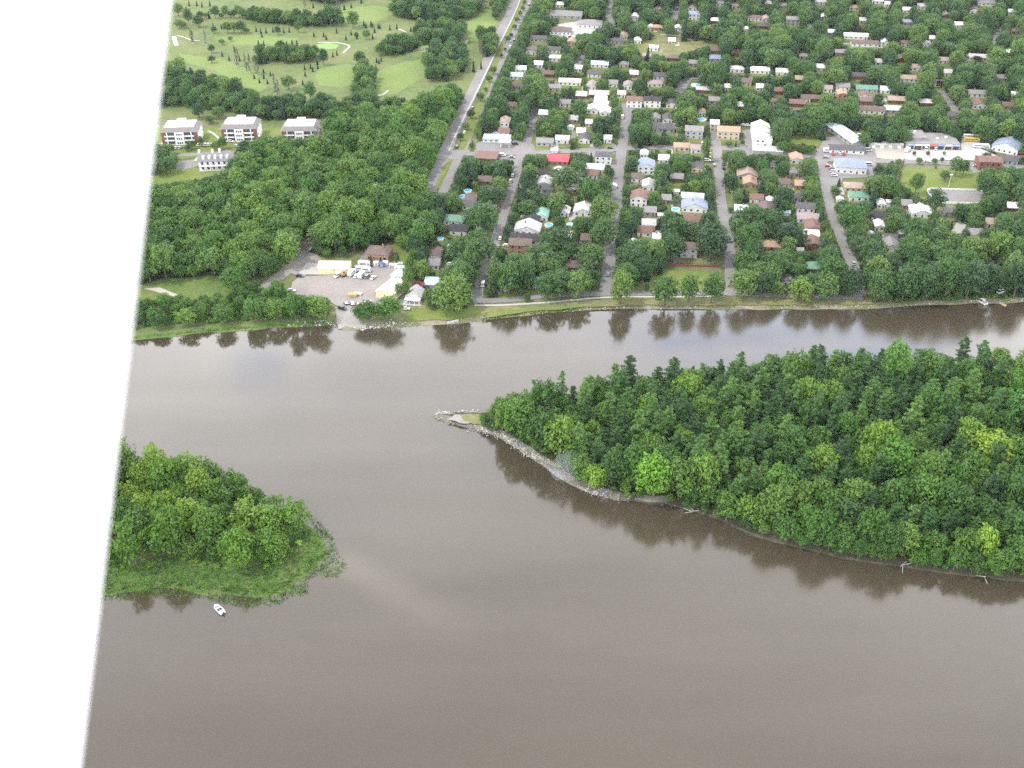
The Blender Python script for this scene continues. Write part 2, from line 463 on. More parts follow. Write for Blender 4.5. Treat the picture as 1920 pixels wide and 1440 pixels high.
STRAND = ground_mat('strand_stones', [(0.35, (0.05, 0.05, 0.038)), (0.5, (0.11, 0.105, 0.09)), (0.66, (0.22, 0.21, 0.195))], 0.2, 1.3)
def land(name, shore_px, extra, mat, slope=4.0, z=GZ, seed=5, step=7.0, amp=0.9, bank=None):
    """a raised sheet of land whose edge slopes into the water"""
    pts = [G(u, v, 0) for u, v in shore_px]
    if extra:
        ring = spread(pts, step, amp, seed, closed=False) + list(extra)
    else:
        ring = spread(pts, step, amp, seed)
    area = sum(ring[i][0] * ring[(i + 1) % len(ring)][1] - ring[(i + 1) % len(ring)][0] * ring[i][1] for i in range(len(ring)))
    if area < 0:
        ring = ring[::-1]
    n = len(ring)
    inner, outer = [], []
    for i in range(n):
        a, b, c = Vector(ring[i - 2]), Vector(ring[i]), Vector(ring[(i + 2) % n])
        d = (c - a).normalized()
        nn = Vector((-d.y, d.x))
        inner.append((b + nn * slope).to_tuple()); outer.append((b - nn * 1.2).to_tuple())
    o = obj(name, fill(name, inner, z, mat))
    tag(o, kind='structure')
    vs = [(p[0], p[1], -0.35) for p in outer] + [(p[0], p[1], min(.45, z * .4)) for p in ring] + [(p[0], p[1], z) for p in inner]
    mid = []
    fs = []
    for i in range(n):
        j = (i + 1) % n
        fs += [(i, j, n + j, n + i), (n + i, n + j, 2 * n + j, 2 * n + i)]
    me = MB().add(vs, fs).mesh('river_bank', BANK)
    for mt in (MARSHG, MUD, STRAND):
        me.materials.append(mt)
    if bank:
        idx = [bank(*P(*ring[i], 0)) for i in range(n) for _ in (0, 1)]
        me.polygons.foreach_set('material_index', idx)
    tag(obj('river_bank', me), kind='structure')
    return ring

SHORE_N = [(-600, 700), (-100, 664), (100, 648), (250, 637), (300, 632), (360, 625), (450, 619), (560, 612), (622, 608), (648, 619), (680, 616), (750, 612), (800, 609), (860, 606), (900, 601),
           (960, 593), (1040, 585), (1100, 581), (1180, 578), (1300, 578), (1450, 579), (1600, 579), (1650, 577), (1700, 573), (1760, 570), (1850, 568), (1920, 565), (2100, 556), (2500, 540)]
land('ground', SHORE_N, [(FAR, 700), (FAR, FAR), (-FAR, FAR), (-FAR, 560)], GRASS, 3.5, bank=lambda u, v: 1 if u < 618 else 0)
SHORE_R = [(813, 781), (840, 791), (875, 800), (905, 808), (935, 818), (975, 842), (1020, 872), (1070, 907), (1110, 925), (1160, 937), (1250, 943), (1310, 960), (1380, 988), (1450, 1014), (1550, 1038),
           (1650, 1056), (1740, 1069), (1820, 1079), (1920, 1089), (2100, 1104), (2500, 1120), (2500, 684), (1920, 688), (1550, 697), (1400, 702), (1250, 716), (1150, 734), (1060, 758), (970, 771), (905, 775), (850, 774)]
RING_R = land('island_ground', SHORE_R, None, ISLE, 3.2, seed=9, step=6, bank=lambda u, v: 3 if u < rnd.uniform(1110, 1300) and (v > 790 or u < 870) else 2)
SHORE_L = [(-300, 1165), (60, 1135), (150, 1124), (200, 1116), (260, 1106), (340, 1103), (420, 1113), (480, 1120), (525, 1114), (558, 1092), (588, 1066), (612, 1042), (606, 1015), (585, 992), (560, 975), (535, 962), (400, 908), (200, 866), (-300, 834)]
RING_L = land('islet_ground', SHORE_L, None, MARSHG, 5.0, z=0.3, seed=11, bank=lambda u, v: 1, amp=2.2)

# low slopes of scrub and meadow on the left bank
patch('meadow', [(150, 630), (250, 618), (450, 602), (600, 598), (612, 570), (560, 548), (500, 537), (470, 530), (400, 518), (300, 522), (200, 540)], ROUGHG)
patch('wood_floor', [(150, 560), (300, 524), (400, 517), (500, 520), (560, 470), (600, 478), (690, 470), (760, 470), (800, 360), (830, 300), (880, 200), (790, 200), (700, 215), (610, 245), (590, 270), (450, 320), (280, 345), (150, 360)], ISLE)
patch('meadow_path', [(270, 541), (300, 539), (333, 552), (328, 556), (300, 549)], SAND, amp=0.4)
patch('park_grass', [(200, 225), (300, 222), (420, 217), (600, 205), (760, 205), (880, 175), (960, 20), (975, -60), (700, -80), (100, -80), (100, 200)], GOLF, step=12)

# golf course
patch('fairway', [(335, 100), (420, 112), (480, 135), (500, 165), (480, 178), (440, 165), (400, 130), (350, 118)], FAIR)
patch('fairway', [(600, 128), (650, 120), (680, 125), (690, 145), (640, 165), (600, 160), (590, 142)], FAIR)
patch('fairway', [(705, 135), (760, 115), (800, 110), (800, 140), (745, 175), (705, 180)], FAIR)
patch('fairway', [(870, 75), (880, 40), (930, 5), (950, -10), (940, 25), (905, 80)], FAIR)
patch('fairway', [(400, 70), (480, 65), (560, 72), (540, 82), (440, 84)], FAIR)
patch('fairway', [(620, 15), (720, 10), (740, 25), (700, 42), (640, 40)], FAIR)
patch('putting_green', [(590, 84), (615, 80), (636, 84), (630, 91), (602, 93)], GREEN, amp=0.4)
patch('putting_green', [(775, 92), (800, 84), (830, 84), (815, 94), (790, 98)], GREEN, amp=0.4)
patch('sand_bunker', [(778, 92), (790, 88), (798, 91), (792, 94)], SAND, amp=0.4)
patch('sand_bunker', [(583, 89), (588, 87), (590, 92), (585, 94)], SAND, amp=0.3)
def road(name, pts, width, mat=ASPH, keep=1.0, lift=0.0, kw=0.9):
    LEVEL[0] += 1
    o, dense = ribbon(name, pts, width, mat, GZ + 0.16 + lift + 0.002 * LEVEL[0])
    if keep:
        for i in range(len(dense) - 1):
            a, b = dense[i], dense[i + 1]
            d = (b - a)
            if d.length < 1e-4: continue
            nn = Vector((-d.y, d.x)).normalized() * width * kw / 2
            keep_poly([P(q.x, q.y, GZ) for q in (a + nn, b + nn, b - nn, a - nn)], keep)
    return o, dense
road('cart_path', [(326, 68), (328, 76), (331, 86)], 4, CONC)
road('cart_path', [(331, 67), (345, 70), (360, 76), (375, 76)], 1.8, CONC)
road('cart_path', [(596, 80), (630, 80), (655, 86), (650, 93), (643, 100)], 2.2, CONC)
road('cart_path', [(745, 54), (758, 59), (762, 64), (755, 67)], 2.6, CONC)
road('cart_path', [(876, 75), (870, 88), (868, 94)], 2.4, CONC)
road('cart_path', [(704, 180), (718, 178), (728, 170)], 2.0, CONC)
# the brook across the golf course mirrors the sky
for pts, wd in (([(492, 200), (505, 198), (532, 199)], 3.2), ([(583, 198), (610, 196), (640, 198), (663, 197)], 5.5), ([(700, 197), (722, 195), (752, 199)], 5.0)):
    ribbon('brook_water', pts, wd, WATER, GZ + 0.30)
    keep_poly([(pts[0][0], 193), (pts[-1][0], 193), (pts[-1][0], 202), (pts[0][0], 202)])

# boulevard, side streets and lanes
road('boulevard', [(975, -60), (966, 0), (925, 90), (892, 160), (862, 222), (842, 268), (834, 290)], 9.5)
road('boulevard', [(1010, -45), (992, 0), (951, 90), (916, 167), (889, 225), (872, 270), (866, 288)], 6.5)
road('boulevard', [(832, 296), (825, 310), (812, 342), (805, 360)], 9)
road('boulevard', [(862, 293), (853, 310), (838, 345), (830, 362)], 6)
road('sidewalk', [(984, -60), (975, 0), (933, 91), (900, 160), (868, 225), (848, 268), (841, 286)], 1.3, CONC, 0, 0.05)
patch('crossing', [(808, 290), (832, 284), (880, 281), (884, 296), (855, 300), (815, 299)], ASPH, zlift=0.26, amp=0.2)
patch('median_grass', [(860, 283), (870, 281), (884, 256), (905, 200), (930, 130), (950, 75), (985, 0), (1000, -40), (995, -40), (980, 0), (941, 82), (920, 130), (897, 190), (872, 245)], LAWN, zlift=0.24, amp=0.25)
patch('median_grass', [(832, 310), (846, 297), (850, 301), (838, 322), (822, 350), (815, 352)], LAWN, zlift=0.24, amp=0.25)
road('street', [(1008, 196), (1005, 205), (996, 237), (988, 268), (980, 285), (972, 302), (970, 320), (962, 345), (951, 380), (940, 417), (926, 460), (909, 505), (896, 548), (890, 563)], 6.2)
road('street', [(1180, 200), (1176, 212), (1170, 250), (1162, 312), (1158, 350), (1154, 390), (1150, 420), (1145, 452), (1141, 495), (1135, 548)], 7.2)
road('street', [(1338, 232), (1341, 255), (1345, 282), (1348, 325), (1352, 377), (1362, 430), (1369, 480), (1370, 520), (1371, 550)], 6.6)
road('street', [(1540, 280), (1543, 312), (1547, 345), (1557, 390), (1572, 432), (1592, 482), (1602, 505), (1613, 556)], 6.6)
road('cross_street', [(860, 290), (900, 289), (980, 287), (1080, 283), (1160, 279), (1250, 276), (1340, 277), (1440, 285), (1540, 295), (1650, 302), (1760, 305), (1860, 310), (2060, 318)], 8, keep=0.8)
road('river_road', [(887, 564), (930, 564), (965, 562), (1015, 556), (1065, 553), (1140, 551), (1215, 550), (1300, 549), (1372, 551), (1415, 553), (1465, 555), (1540, 557), (1618, 558)], 5.0, keep=0.35)
road('riverside_path', [(890, 573), (930, 573), (990, 570), (1047, 566), (1110, 560), (1165, 557), (1265, 557), (1340, 556)], 1.8, CONC, keep=0.2)
road('street', [(1148, -40), (1145, 0), (1142, 32), (1150, 44), (1163, 53)], 7)
road('street', [(1078, 126), (1086, 115), (1096, 100)], 6)
road('street', [(1268, 5), (1267, 20), (1264, 38)], 8)
road('street', [(1310, 146), (1290, 148), (1282, 158), (1271, 175)], 8)
road('street', [(1758, 172), (1770, 174), (1783, 192), (1797, 214)], 7)
road('street', [(1880, 45), (1870, 62), (1863, 85)], 5)
road('park_path', [(1238, 65), (1265, 67), (1340, 73), (1400, 77), (1465, 82), (1560, 82), (1620, 84)], 2.6, CONC, keep=0.7)
road('driveway', [(1862, 488), (1868, 502), (1877, 520)], 6, GRAVEL)
road('driveway', [(1790, 440), (1800, 425), (1805, 415)], 6, CONC)
road('gravel_track', [(580, 445), (574, 460), (561, 485), (532, 512), (502, 535), (490, 542)], 8, GRAVEL)
patch('gravel_track', [(545, 513), (556, 490), (572, 470), (600, 482), (606, 492), (570, 520)], GRAVEL, zlift=0.2)
patch('concrete_pad', [(560, 515), (575, 493), (602, 495), (603, 516)], CONC, zlift=0.25, amp=0.1)
patch('boat_yard', [(545, 545), (548, 530), (562, 518), (605, 517), (660, 515), (665, 497), (745, 497), (768, 505), (755, 545), (735, 562), (700, 575), (672, 584), (640, 578), (618, 566), (590, 560), (560, 558)], GRAVEL, zlift=0.2)
vs = []
for (u, v, z) in ((628, 575, GZ + .26), (662, 578, GZ + .26), (631, 598, GZ + .2), (674, 600, GZ + .2), (633, 609, GZ + .14), (686, 610, GZ + .14), (634, 617, -.06), (687, 617, -.06)):
    vs.append((*G(u, v, z), z))
tag(obj('boat_ramp', MB().add(vs, [(2, 3, 1, 0), (4, 5, 3, 2), (6, 7, 5, 4)]).mesh('boat_ramp', GRAVEL)), kind='structure')
patch('lawn', [(690, 500), (690, 478), (705, 462), (735, 458), (765, 440), (772, 500)], LAWN)
patch('lawn', [(755, 590), (772, 578), (830, 578), (905, 570), (905, 590), (860, 598), (780, 602)], LAWN)
patch('bank_grass', [(905, 592), (900, 575), (960, 573), (1060, 566), (1165, 559), (1350, 559), (1620, 562), (1640, 570), (1450, 572), (1180, 572), (1040, 578), (960, 586)], DRYGRASS)
patch('bank_grass', [(908, 596), (1000, 583), (1090, 576), (1090, 572), (1000, 577), (915, 587)], LAWN)
patch('front_lawn', [(1215, 520), (1235, 505), (1352, 512), (1362, 548), (1330, 547), (1180, 547), (1200, 530)], LAWN)
patch('dry_patch', [(1195, 542), (1205, 520), (1224, 514), (1228, 522), (1222, 540)], DRYGRASS)
patch('sports_field', [(1190, 82), (1240, 68), (1270, 70), (1345, 79), (1355, 90), (1290, 100), (1200, 110), (1186, 98)], DRYGRASS)
patch('dry_strip', [(1440, 84), (1560, 86), (1570, 98), (1450, 98)], DRYGRASS)
patch('lawn', [(1478, 252), (1545, 258), (1535, 274), (1478, 270)], LAWN)
patch('park_lawn', [(1672, 330), (1700, 316), (1840, 318), (1845, 360), (1830, 400), (1740, 405), (1690, 395), (1695, 350)], LAWN)
patch('park_lawn', [(1760, 380), (1800, 378), (1795, 395), (1755, 395)], LAWN, zlift=0.05)
patch('lawn', [(1110, 50), (1160, 52), (1155, 70), (1115, 70)], LAWN)
patch('lawn', [(1280, 175), (1330, 175), (1325, 190), (1262, 190)], LAWN)
patch('lawn', [(240, 345), (300, 318), (440, 312), (470, 318), (420, 340), (280, 352)], LAWN, zlift=0.06)
patch('lawn', [(240, 300), (290, 240), (540, 240), (620, 262), (560, 285), (300, 300)], LAWN, zlift=0.05)
patch('parking_lot', [(318, 276), (395, 272), (450, 268), (448, 284), (435, 292), (395, 290), (320, 285)], ASPH, amp=0.1)
patch('parking_lot', [(330, 318), (330, 306), (352, 300), (380, 300), (378, 307), (362, 316)], ASPH, amp=0.1)
road('driveway', [(270, 272), (300, 270), (345, 266)], 3, CONC)
road('driveway', [(290, 294), (320, 292), (400, 288), (430, 282)], 6, ASPH)
road('driveway', [(383, 292), (372, 303)], 8, CONC)
road('driveway', [(390, 246), (402, 252), (412, 262)], 2, CONC)
# shop forecourts
patch('forecourt', [(888, 290), (893, 270), (905, 264), (965, 264), (1000, 270), (1005, 285), (980, 291)], ASPH, zlift=0.2, amp=0.2)
patch('forecourt', [(930, 296), (975, 292), (975, 312), (955, 320), (945, 308)], ASPH, zlift=0.2, amp=0.2)
patch('gravel_lot', [(1625, 294), (1640, 270), (1700, 262), (1705, 290), (1690, 302)], SAND, zlift=0.12)
patch('forecourt', [(1520, 306), (1535, 280), (1545, 258), (1578, 255), (1585, 275), (1640, 280), (1645, 298), (1560, 303)], ASPH, zlift=0.14, amp=0.3)
patch('forecourt', [(1690, 296), (1705, 280), (1800, 282), (1805, 255), (1835, 258), (1840, 280), (1868, 292), (1860, 302), (1700, 300)], CONC, zlift=0.16, amp=0.3)
patch('forecourt', [(1552, 350), (1548, 310), (1590, 305), (1640, 305), (1660, 320), (1655, 332), (1580, 335), (1575, 348)], ASPH, zlift=0.14, amp=0.3)
patch('forecourt', [(1855, 262), (1895, 262), (1925, 280), (1930, 300), (1890, 295)], ASPH, zlift=0.13, amp=0.2)
road('driveway', [(1820, 318), (1838, 322), (1850, 328)], 3.5, ASPH)
patch('forecourt', [(1385, 296), (1392, 245), (1412, 242), (1422, 270), (1412, 297)], ASPH, zlift=0.15, amp=0.2)
patch('forecourt', [(1330, 272), (1332, 240), (1348, 240), (1350, 272)], ASPH, zlift=0.15, amp=0.2)
patch('driveway', [(1095, 298), (1100, 278), (1125, 274), (1160, 280), (1140, 290)], ASPH, zlift=0.12, amp=0.2)
# driveways and front lawns
for a in ([(1150, 390), (1170, 388)], [(1349, 300), (1325, 302)], [(1556, 380), (1545, 384)], [(960, 350), (985, 352)]):
    road('driveway', a, 4, ASPH, 0.5)
# regions that stay open to view
for px in ([(300, 195), (300, 60), (320, -10), (980, -10), (940, 80), (905, 130), (870, 175), (850, 150), (760, 190), (480, 205)],      # golf: trees placed one by one
           [(1190, 82), (1240, 68), (1270, 70), (1345, 79), (1290, 98), (1205, 105)], [(1482, 254), (1535, 258), (1530, 272), (1482, 268)],
           [(1680, 330), (1700, 316), (1835, 318), (1838, 350), (1760, 352), (1760, 390), (1700, 350)], [(1545, 258), (1578, 255), (1590, 290), (1560, 303), (1530, 300)],
           [(1590, 285), (1700, 270), (1865, 285), (1855, 303), (1600, 304)], [(1860, 262), (1895, 262), (1925, 290), (1895, 295)], [(890, 290), (893, 270), (965, 264), (1000, 270), (980, 290)],
           [(240, 345), (300, 318), (330, 300), (390, 270), (450, 265), (440, 295), (430, 325), (280, 350)], [(280, 300), (290, 225), (600, 220), (600, 258), (540, 262), (450, 268), (300, 275)],
           [(545, 545), (548, 530), (575, 490), (605, 487), (660, 490), (690, 478), (760, 497), (768, 505), (755, 545), (735, 562), (700, 575), (620, 566), (560, 558)],
           [(628, 575), (660, 578), (672, 600), (690, 612), (634, 615)], [(690, 495), (690, 465), (735, 463), (765, 478), (770, 498)],
           [(905, 596), (900, 575), (1060, 566), (1350, 559), (1620, 562), (1640, 572), (1450, 574), (1180, 573), (1040, 580), (960, 588)],
           [(1220, 520), (1235, 507), (1350, 512), (1358, 540), (1340, 545), (1195, 545)], [(760, 600), (775, 580), (905, 578), (900, 600)], [(260, 560), (265, 528), (400, 522), (460, 530), (440, 552), (330, 560)],
           [(1552, 350), (1550, 312), (1660, 308), (1660, 322), (1580, 348)], [(1395, 245), (1412, 245), (1420, 290), (1400, 292)]):
    keep_poly(px, 1.0)

# ================================================================== trees
def leaves(name, clumps, mat, seed):
    """a crown: many leaf-sized faces on uneven clumps. clump = (centre, radii, count, leaf size, stretch)"""
    rs = np.random.RandomState(seed)
    C, N, Z, ST = [], [], [], []
    for (c, r, n, size, stretch) in clumps:
        d = rs.normal(size=(n, 3)); d /= np.linalg.norm(d, axis=1)[:, None]
        d[:, 2] = np.where(rs.rand(n) < 0.45, np.abs(d[:, 2]), d[:, 2])
        rad = rs.uniform(0.72, 1.12, (n, 1))
        C.append(np.array(c) + d * np.array(r) * rad)
        nn = d / np.array(r) * np.mean(r) + rs.normal(scale=0.3, size=(n, 3)) + np.array([0, 0, 0.15])
        N.append(nn / np.linalg.norm(nn, axis=1)[:, None])
        Z.append(rs.uniform(0.65, 1.35, n) * size); ST.append(np.full(n, stretch))
    C, N, Z, ST = map(np.concatenate, (C, N, Z, ST))
    k = len(C)
    T = np.cross(N, rs.normal(size=(k, 3))); T /= np.linalg.norm(T, axis=1)[:, None]
    B = np.cross(N, T)
    hx = (Z * 0.5 * ST)[:, None]; hy = (Z * 0.5 / np.sqrt(ST))[:, None]
    V = np.empty((k, 4, 3))
    V[:, 0] = C - T * hx; V[:, 1] = C - B * hy * rs.uniform(0.6, 1, (k, 1)) + T * hx * 0.1
    V[:, 2] = C + T * hx; V[:, 3] = C + B * hy * rs.uniform(0.6, 1, (k, 1)) + T * hx * 0.1
    me = bpy.data.meshes.new(name)
    me.vertices.add(4 * k); me.vertices.foreach_set('co', V.reshape(-1))
    me.loops.add(4 * k); me.loops.foreach_set('vertex_index', np.arange(4 * k, dtype=np.int32))
    me.polygons.add(k); me.polygons.foreach_set('loop_start', np.arange(0, 4 * k, 4, dtype=np.int32))
    me.materials.append(mat)
    me.update(calc_edges=True); me.validate()
    return me

def trunk_mesh(name, h, r, mat, rr, limbs=5, spread_=2.5, top=0.75):
    m = MB()
    bend = Vector((rr.uniform(-.4, .4), rr.uniform(-.4, .4), 0))
    m.tube((0, 0, -0.4), bend * 0.4 + Vector((0, 0, h * 0.35)), r * 1.25, r * 0.85, 7)
    m.tube(bend * 0.4 + Vector((0, 0, h * 0.35)), bend + Vector((0, 0, h * top)), r * 0.85, r * 0.3, 6)
    for i in range(limbs):
        a = 2 * math.pi * (i + rr.random() * .6) / limbs
        z0 = h * rr.uniform(0.28, 0.5)
        b = bend * 0.6 + Vector((0, 0, z0))
        e = b + Vector((math.cos(a) * spread_ * rr.uniform(.7, 1.1), math.sin(a) * spread_ * rr.uniform(.7, 1.1), h * rr.uniform(.15, .28)))
        m.tube(b, e, r * 0.45, r * 0.14, 5)
    return m.mesh(name, mat)

# every kind is modelled at a nominal size: crown radius RN, height HN
def broadleaf(i, mat, shape):
    rr = random.Random(100 + i)
    rx, rz, zc, lobes = shape
    cl = []
    for k in range(lobes):
        t = (k + 0.5) / lobes
        z = 1 - 1.72 * t
        a = k * 2.399963 + rr.uniform(-.5, .5)
        w = math.sqrt(max(0.0, 1 - z * z)) * rr.uniform(0.78, 1.1)
        zz = z * rr.uniform(0.85, 1.12)
        c = (rx * 0.74 * w * math.cos(a), rx * 0.74 * w * math.sin(a), zc + rz * 0.74 * zz)
        s = rr.uniform(0.24, 0.40)
        cl.append((c, (rx * s, rx * s, rx * s * rr.uniform(.65, .95)), int(46 * (s / .32) ** 2), rr.uniform(0.62, 0.85), 1.2))
    cl.append(((0, 0, zc), (rx * .55, rx * .55, rz * .55), 130, 1.1, 1.1))
    for k in range(9):      # stray sprays that break the outline
        a, z = rr.uniform(0, 6.28), rr.uniform(-.5, .95)
        w = math.sqrt(1 - z * z) * rr.uniform(.98, 1.12)
        cl.append(((rx * w * math.cos(a), rx * w * math.sin(a), zc + rz * z * 1.03), (rx * .13, rx * .13, rx * .12), 12, 0.65, 1.3))
    return leaves('broadleaf_crown', cl, mat, 50 + i), trunk_mesh('trunk', zc * 1.25, 0.34, BARK, rr, 5, rx * .5)

SHAPES = [(6.0, 5.4, 7.2, 34), (5.6, 6.4, 8.0, 36), (6.3, 4.8, 6.6, 32), (5.4, 6.0, 7.6, 26), (6.0, 6.0, 7.6, 42), (5.8, 5.2, 6.9, 24), (5.2, 7.0, 8.4, 34)]
RN = 6.0
PROTO = {}
for fam, mat in (('island', FOL_ISLE), ('wood', FOL_WOOD), ('town', FOL_TOWN)):
    PROTO[fam] = []
for i, shp in enumerate(SHAPES):
    cm, tm = broadleaf(i, FOL_ISLE, shp)
    PROTO['island'].append((cm, tm))
    for fam, mat in (('wood', FOL_WOOD), ('town', FOL_TOWN)):
        c2 = cm.copy(); c2.materials.clear(); c2.materials.append(mat)
        PROTO[fam].append((c2, tm))

def conifer(i, h, rb, z0, whorls, per, mat, droop, irr, seed, flat=0.22, leaf=0.7, pw=.75, fl=.1):
    rr = random.Random(seed)
    cl = []
    for k in range(whorls):
        t = (k + rr.uniform(-.2, .2)) / (whorls - 1)
        t = min(max(t, 0), 1)
        z = z0 + (h - z0) * t
        Lb = rb * ((1 - t) ** pw * (1 - fl) + fl) * (1 if irr == 0 else rr.uniform(1 - irr, 1 + irr * .4))
        nb = max(3, int(per * (1 - t * .5)))
        a0 = rr.uniform(0, 6.28)
        for j in range(nb):
            a = a0 + 6.283 * (j + rr.uniform(-.3, .3)) / nb
            Lj = Lb * rr.uniform(1 - irr, 1.0)
            for f in (0.42, 0.82):
                c = (math.cos(a) * Lj * f, math.sin(a) * Lj * f, z + droop * Lj * f + rr.uniform(-.25, .25))
                s = max(Lj * (0.34 if f < .6 else 0.28), 0.26)
                cl.append((c, (s, s, max(s * flat, .18)), int(9 + 9 * s), leaf, 1.7))
    cl.append(((0, 0, h - .2), (.16, .16, .6), 9, leaf * .7, 1.7))
    m = MB().tube((0, 0, -.3), (0, 0, h * .97), 0.3 * h / 18, 0.04, 6)
    return leaves('conifer_crown', cl, mat, seed), m.mesh('trunk', BARK)

PINE_H, PINE_R = 20.0, 4.6
PROTO['pine'] = [conifer(i, PINE_H, PINE_R, (5.5, 7, 4.5, 8, 6)[i], (13, 11, 14, 11, 12)[i], (6, 5, 7, 6, 5)[i], FOL_PINE, (0.16, .1, .05, .2, .12)[i], (.35, .45, .3, .5, .4)[i], 300 + i, 0.18, 0.75, .46, .18) for i in range(5)]
SPR_H, SPR_R = 12.0, 2.9
PROTO['spruce'] = [conifer(i, SPR_H, SPR_R, .8, 14, 9, FOL_SPR, -.22, .15, 400 + i, 0.35, 0.55) for i in range(3)]
def column_tree(i):
    rr = random.Random(600 + i)
    cl = []
    for k in range(26):
        z = 1.6 + 13.4 * k / 25
        w = 1.25 * math.sin(math.pi * min(1, (k + 3) / 28)) ** .6
        a = rr.uniform(0, 6.28)
        cl.append(((w * .55 * math.cos(a), w * .55 * math.sin(a), z), (w * .55, w * .55, .9), 16, .5, 1.7))
    return leaves('column_crown', cl, FOL_COL, 600 + i), trunk_mesh('trunk', 12, .28, PALEBARK, rr, 4, .7)
PROTO['column'] = [column_tree(i) for i in range(2)]
def shrub(i):
    rr = random.Random(700 + i)
    cl = []
    for k in range(11):
        a, q = rr.uniform(0, 6.28), rr.uniform(0, 1.35)
        s = rr.uniform(.6, 1.0)
        cl.append(((q * math.cos(a), q * math.sin(a), .55 + (1.6 - q) * .75 * rr.uniform(.6, 1.1)), (s, s, s * .8), 34, .5, 1.3))
    m = MB()
    for k in range(4):
        a = k * 1.6
        m.tube((0, 0, -.2), (math.cos(a) * .7, math.sin(a) * .7, 1.4), .09, .03, 5)
    return leaves('shrub_crown', cl, FOL_WOOD, 700 + i), m.mesh('trunk', BARK)
PROTO['shrub'] = [shrub(i) for i in range(3)]

TREES = []           # dict per tree, gathered first and built at the end
CELL = 10.0
GRID = {}
def near_ok(x, y, r, k):
    cx, cy = int(x // CELL), int(y // CELL)
    for ix in range(cx - 2, cx + 3):
        for iy in range(cy - 2, cy + 3):
            for (a, b, c, kk) in GRID.get((ix, iy), ()):
                lim = k * (r + c)
                if (a - x) ** 2 + (b - y) ** 2 < lim * lim:
                    return False
    return True
def put(x, y, r, h, fam, region, z=GZ, color=None, special=None, grow=True):
    GRID.setdefault((int(x // CELL), int(y // CELL)), []).append((x, y, r, 0))
    TREES.append(dict(x=x, y=y, z=z, r=r, h=h, fam=fam, region=region, color=color, special=special, rz=rnd.uniform(0, 6.283), pick=rnd.random()))

SAT = [None]
def covered(x, y, r, h, z0):
    """share of the tree's outline in the photo that would hide something the photo shows"""
    if SAT[0] is None:
        SAT[0] = np.pad(KEEP.cumsum(0).cumsum(1), ((1, 0), (1, 0)))
    u, vt = P(x, y, z0 + h)
    _, vb = P(x, y - r * .5, z0 + h * .18)
    s = S(min(max(vb, -150), 1400))
    x0, x1 = (u - r * s * .85) / 2 + MOX, (u + r * s * .85) / 2 + MOX
    y0, y1 = (vt + (vb - vt) * .08) / 2 + MOY, vb / 2 + MOY
    x0, x1 = int(max(0, min(MW, x0))), int(max(0, min(MW, math.ceil(x1))))
    y0, y1 = int(max(0, min(MH, y0))), int(max(0, min(MH, math.ceil(y1))))
    if x1 <= x0 or y1 <= y0:
        return 0.0
    A = SAT[0]
    return (A[y1, x1] - A[y0, x1] - A[y1, x0] + A[y0, x0]) / ((x1 - x0) * (y1 - y0))

BUILT = []           # footprints no tree may stand in: (x, y, radius)
def grow(region, px, sizes, fam_of, k=0.62, limit=0.06, z=GZ, tries=1.0, seed=1, zpx=None):
    """fill a pixel-outlined piece of ground with trees, big ones first"""
    rr = random.Random(seed)
    poly = [G(u, v, z) for u, v in px]
    xs, ys = [p[0] for p in poly], [p[1] for p in poly]
    x0, x1, y0, y1 = min(xs), max(xs), min(ys), max(ys)
    for (r, frac) in sizes:
        n = int((x1 - x0) * (y1 - y0) / (r * r) * frac * tries)
        for _ in range(n):
            x, y = rr.uniform(x0, x1), rr.uniform(y0, y1)
            if not in_poly(x, y, poly):
                continue
            fam = fam_of(x, y, rr)
            q = r * rr.uniform(.82, 1.2)
            if fam == 'pine':
                q *= .8; h = q * rr.uniform(2.6, 3.6)
            elif fam == 'spruce':
                q *= .55; h = q * rr.uniform(3.6, 4.6)
            elif fam == 'shrub':
                q = min(q, 2.4); h = q * 1.3
            else:
                h = q * rr.uniform(1.75, 2.9)
            if not near_ok(x, y, q, k):
                continue
            if any((bx - x) ** 2 + (by - y) ** 2 < (br + q * .35) ** 2 for bx, by, br in BUILT):
                continue
            if limit < 1 and covered(x, y, q, h, z) > limit:
                continue
            put(x, y, q, h, fam, region, z)

def plant(u, v, rpx, hpx, fam, region, z=GZ, color=None, special=None):
    """one tree seen in the photo: base pixel, crown half width and height in pixels"""
    x, y = G(u, v, z)
    s = S(v)
    dep = PITCH + math.atan2(v - 720, F_PX)
    r = rpx / s
    h = max(hpx - r * s * math.sin(dep) * .6, hpx * .6) / (s * math.cos(dep))
    put(x, y, r, h, fam, region, z, color, special)
# ================================================================== houses
ROOFC = {'white': (0.607, 0.607, 0.615), 'cream': (0.541, 0.508, 0.410), 'pale grey': (0.377, 0.377, 0.385), 'grey': (0.197, 0.193, 0.197), 'dark grey': (0.082, 0.082, 0.090), 'black': (0.041, 0.041, 0.049),
         'brown': (0.127, 0.094, 0.086), 'reddish brown': (0.160, 0.097, 0.082), 'tan': (0.295, 0.234, 0.193), 'orange tan': (0.328, 0.226, 0.164), 'pinkish': (0.271, 0.213, 0.217), 'green': (0.107, 0.221, 0.164),
         'mint green': (0.271, 0.492, 0.410), 'blue grey': (0.205, 0.246, 0.344), 'pale blue': (0.426, 0.508, 0.574), 'bright red': (0.574, 0.082, 0.115), 'dark red': (0.180, 0.041, 0.041), 'beige': (0.410, 0.377, 0.328)}
WALLC = {'white': (0.612, 0.612, 0.603), 'cream': (0.527, 0.476, 0.340), 'grey': (0.306, 0.306, 0.315), 'tan brick': (0.315, 0.204, 0.140), 'red brick': (0.187, 0.089, 0.068), 'brown': (0.128, 0.076, 0.055), 'beige': (0.408, 0.357, 0.289), 'yellow': (0.561, 0.442, 0.187), 'pale blue': (0.408, 0.476, 0.544)}
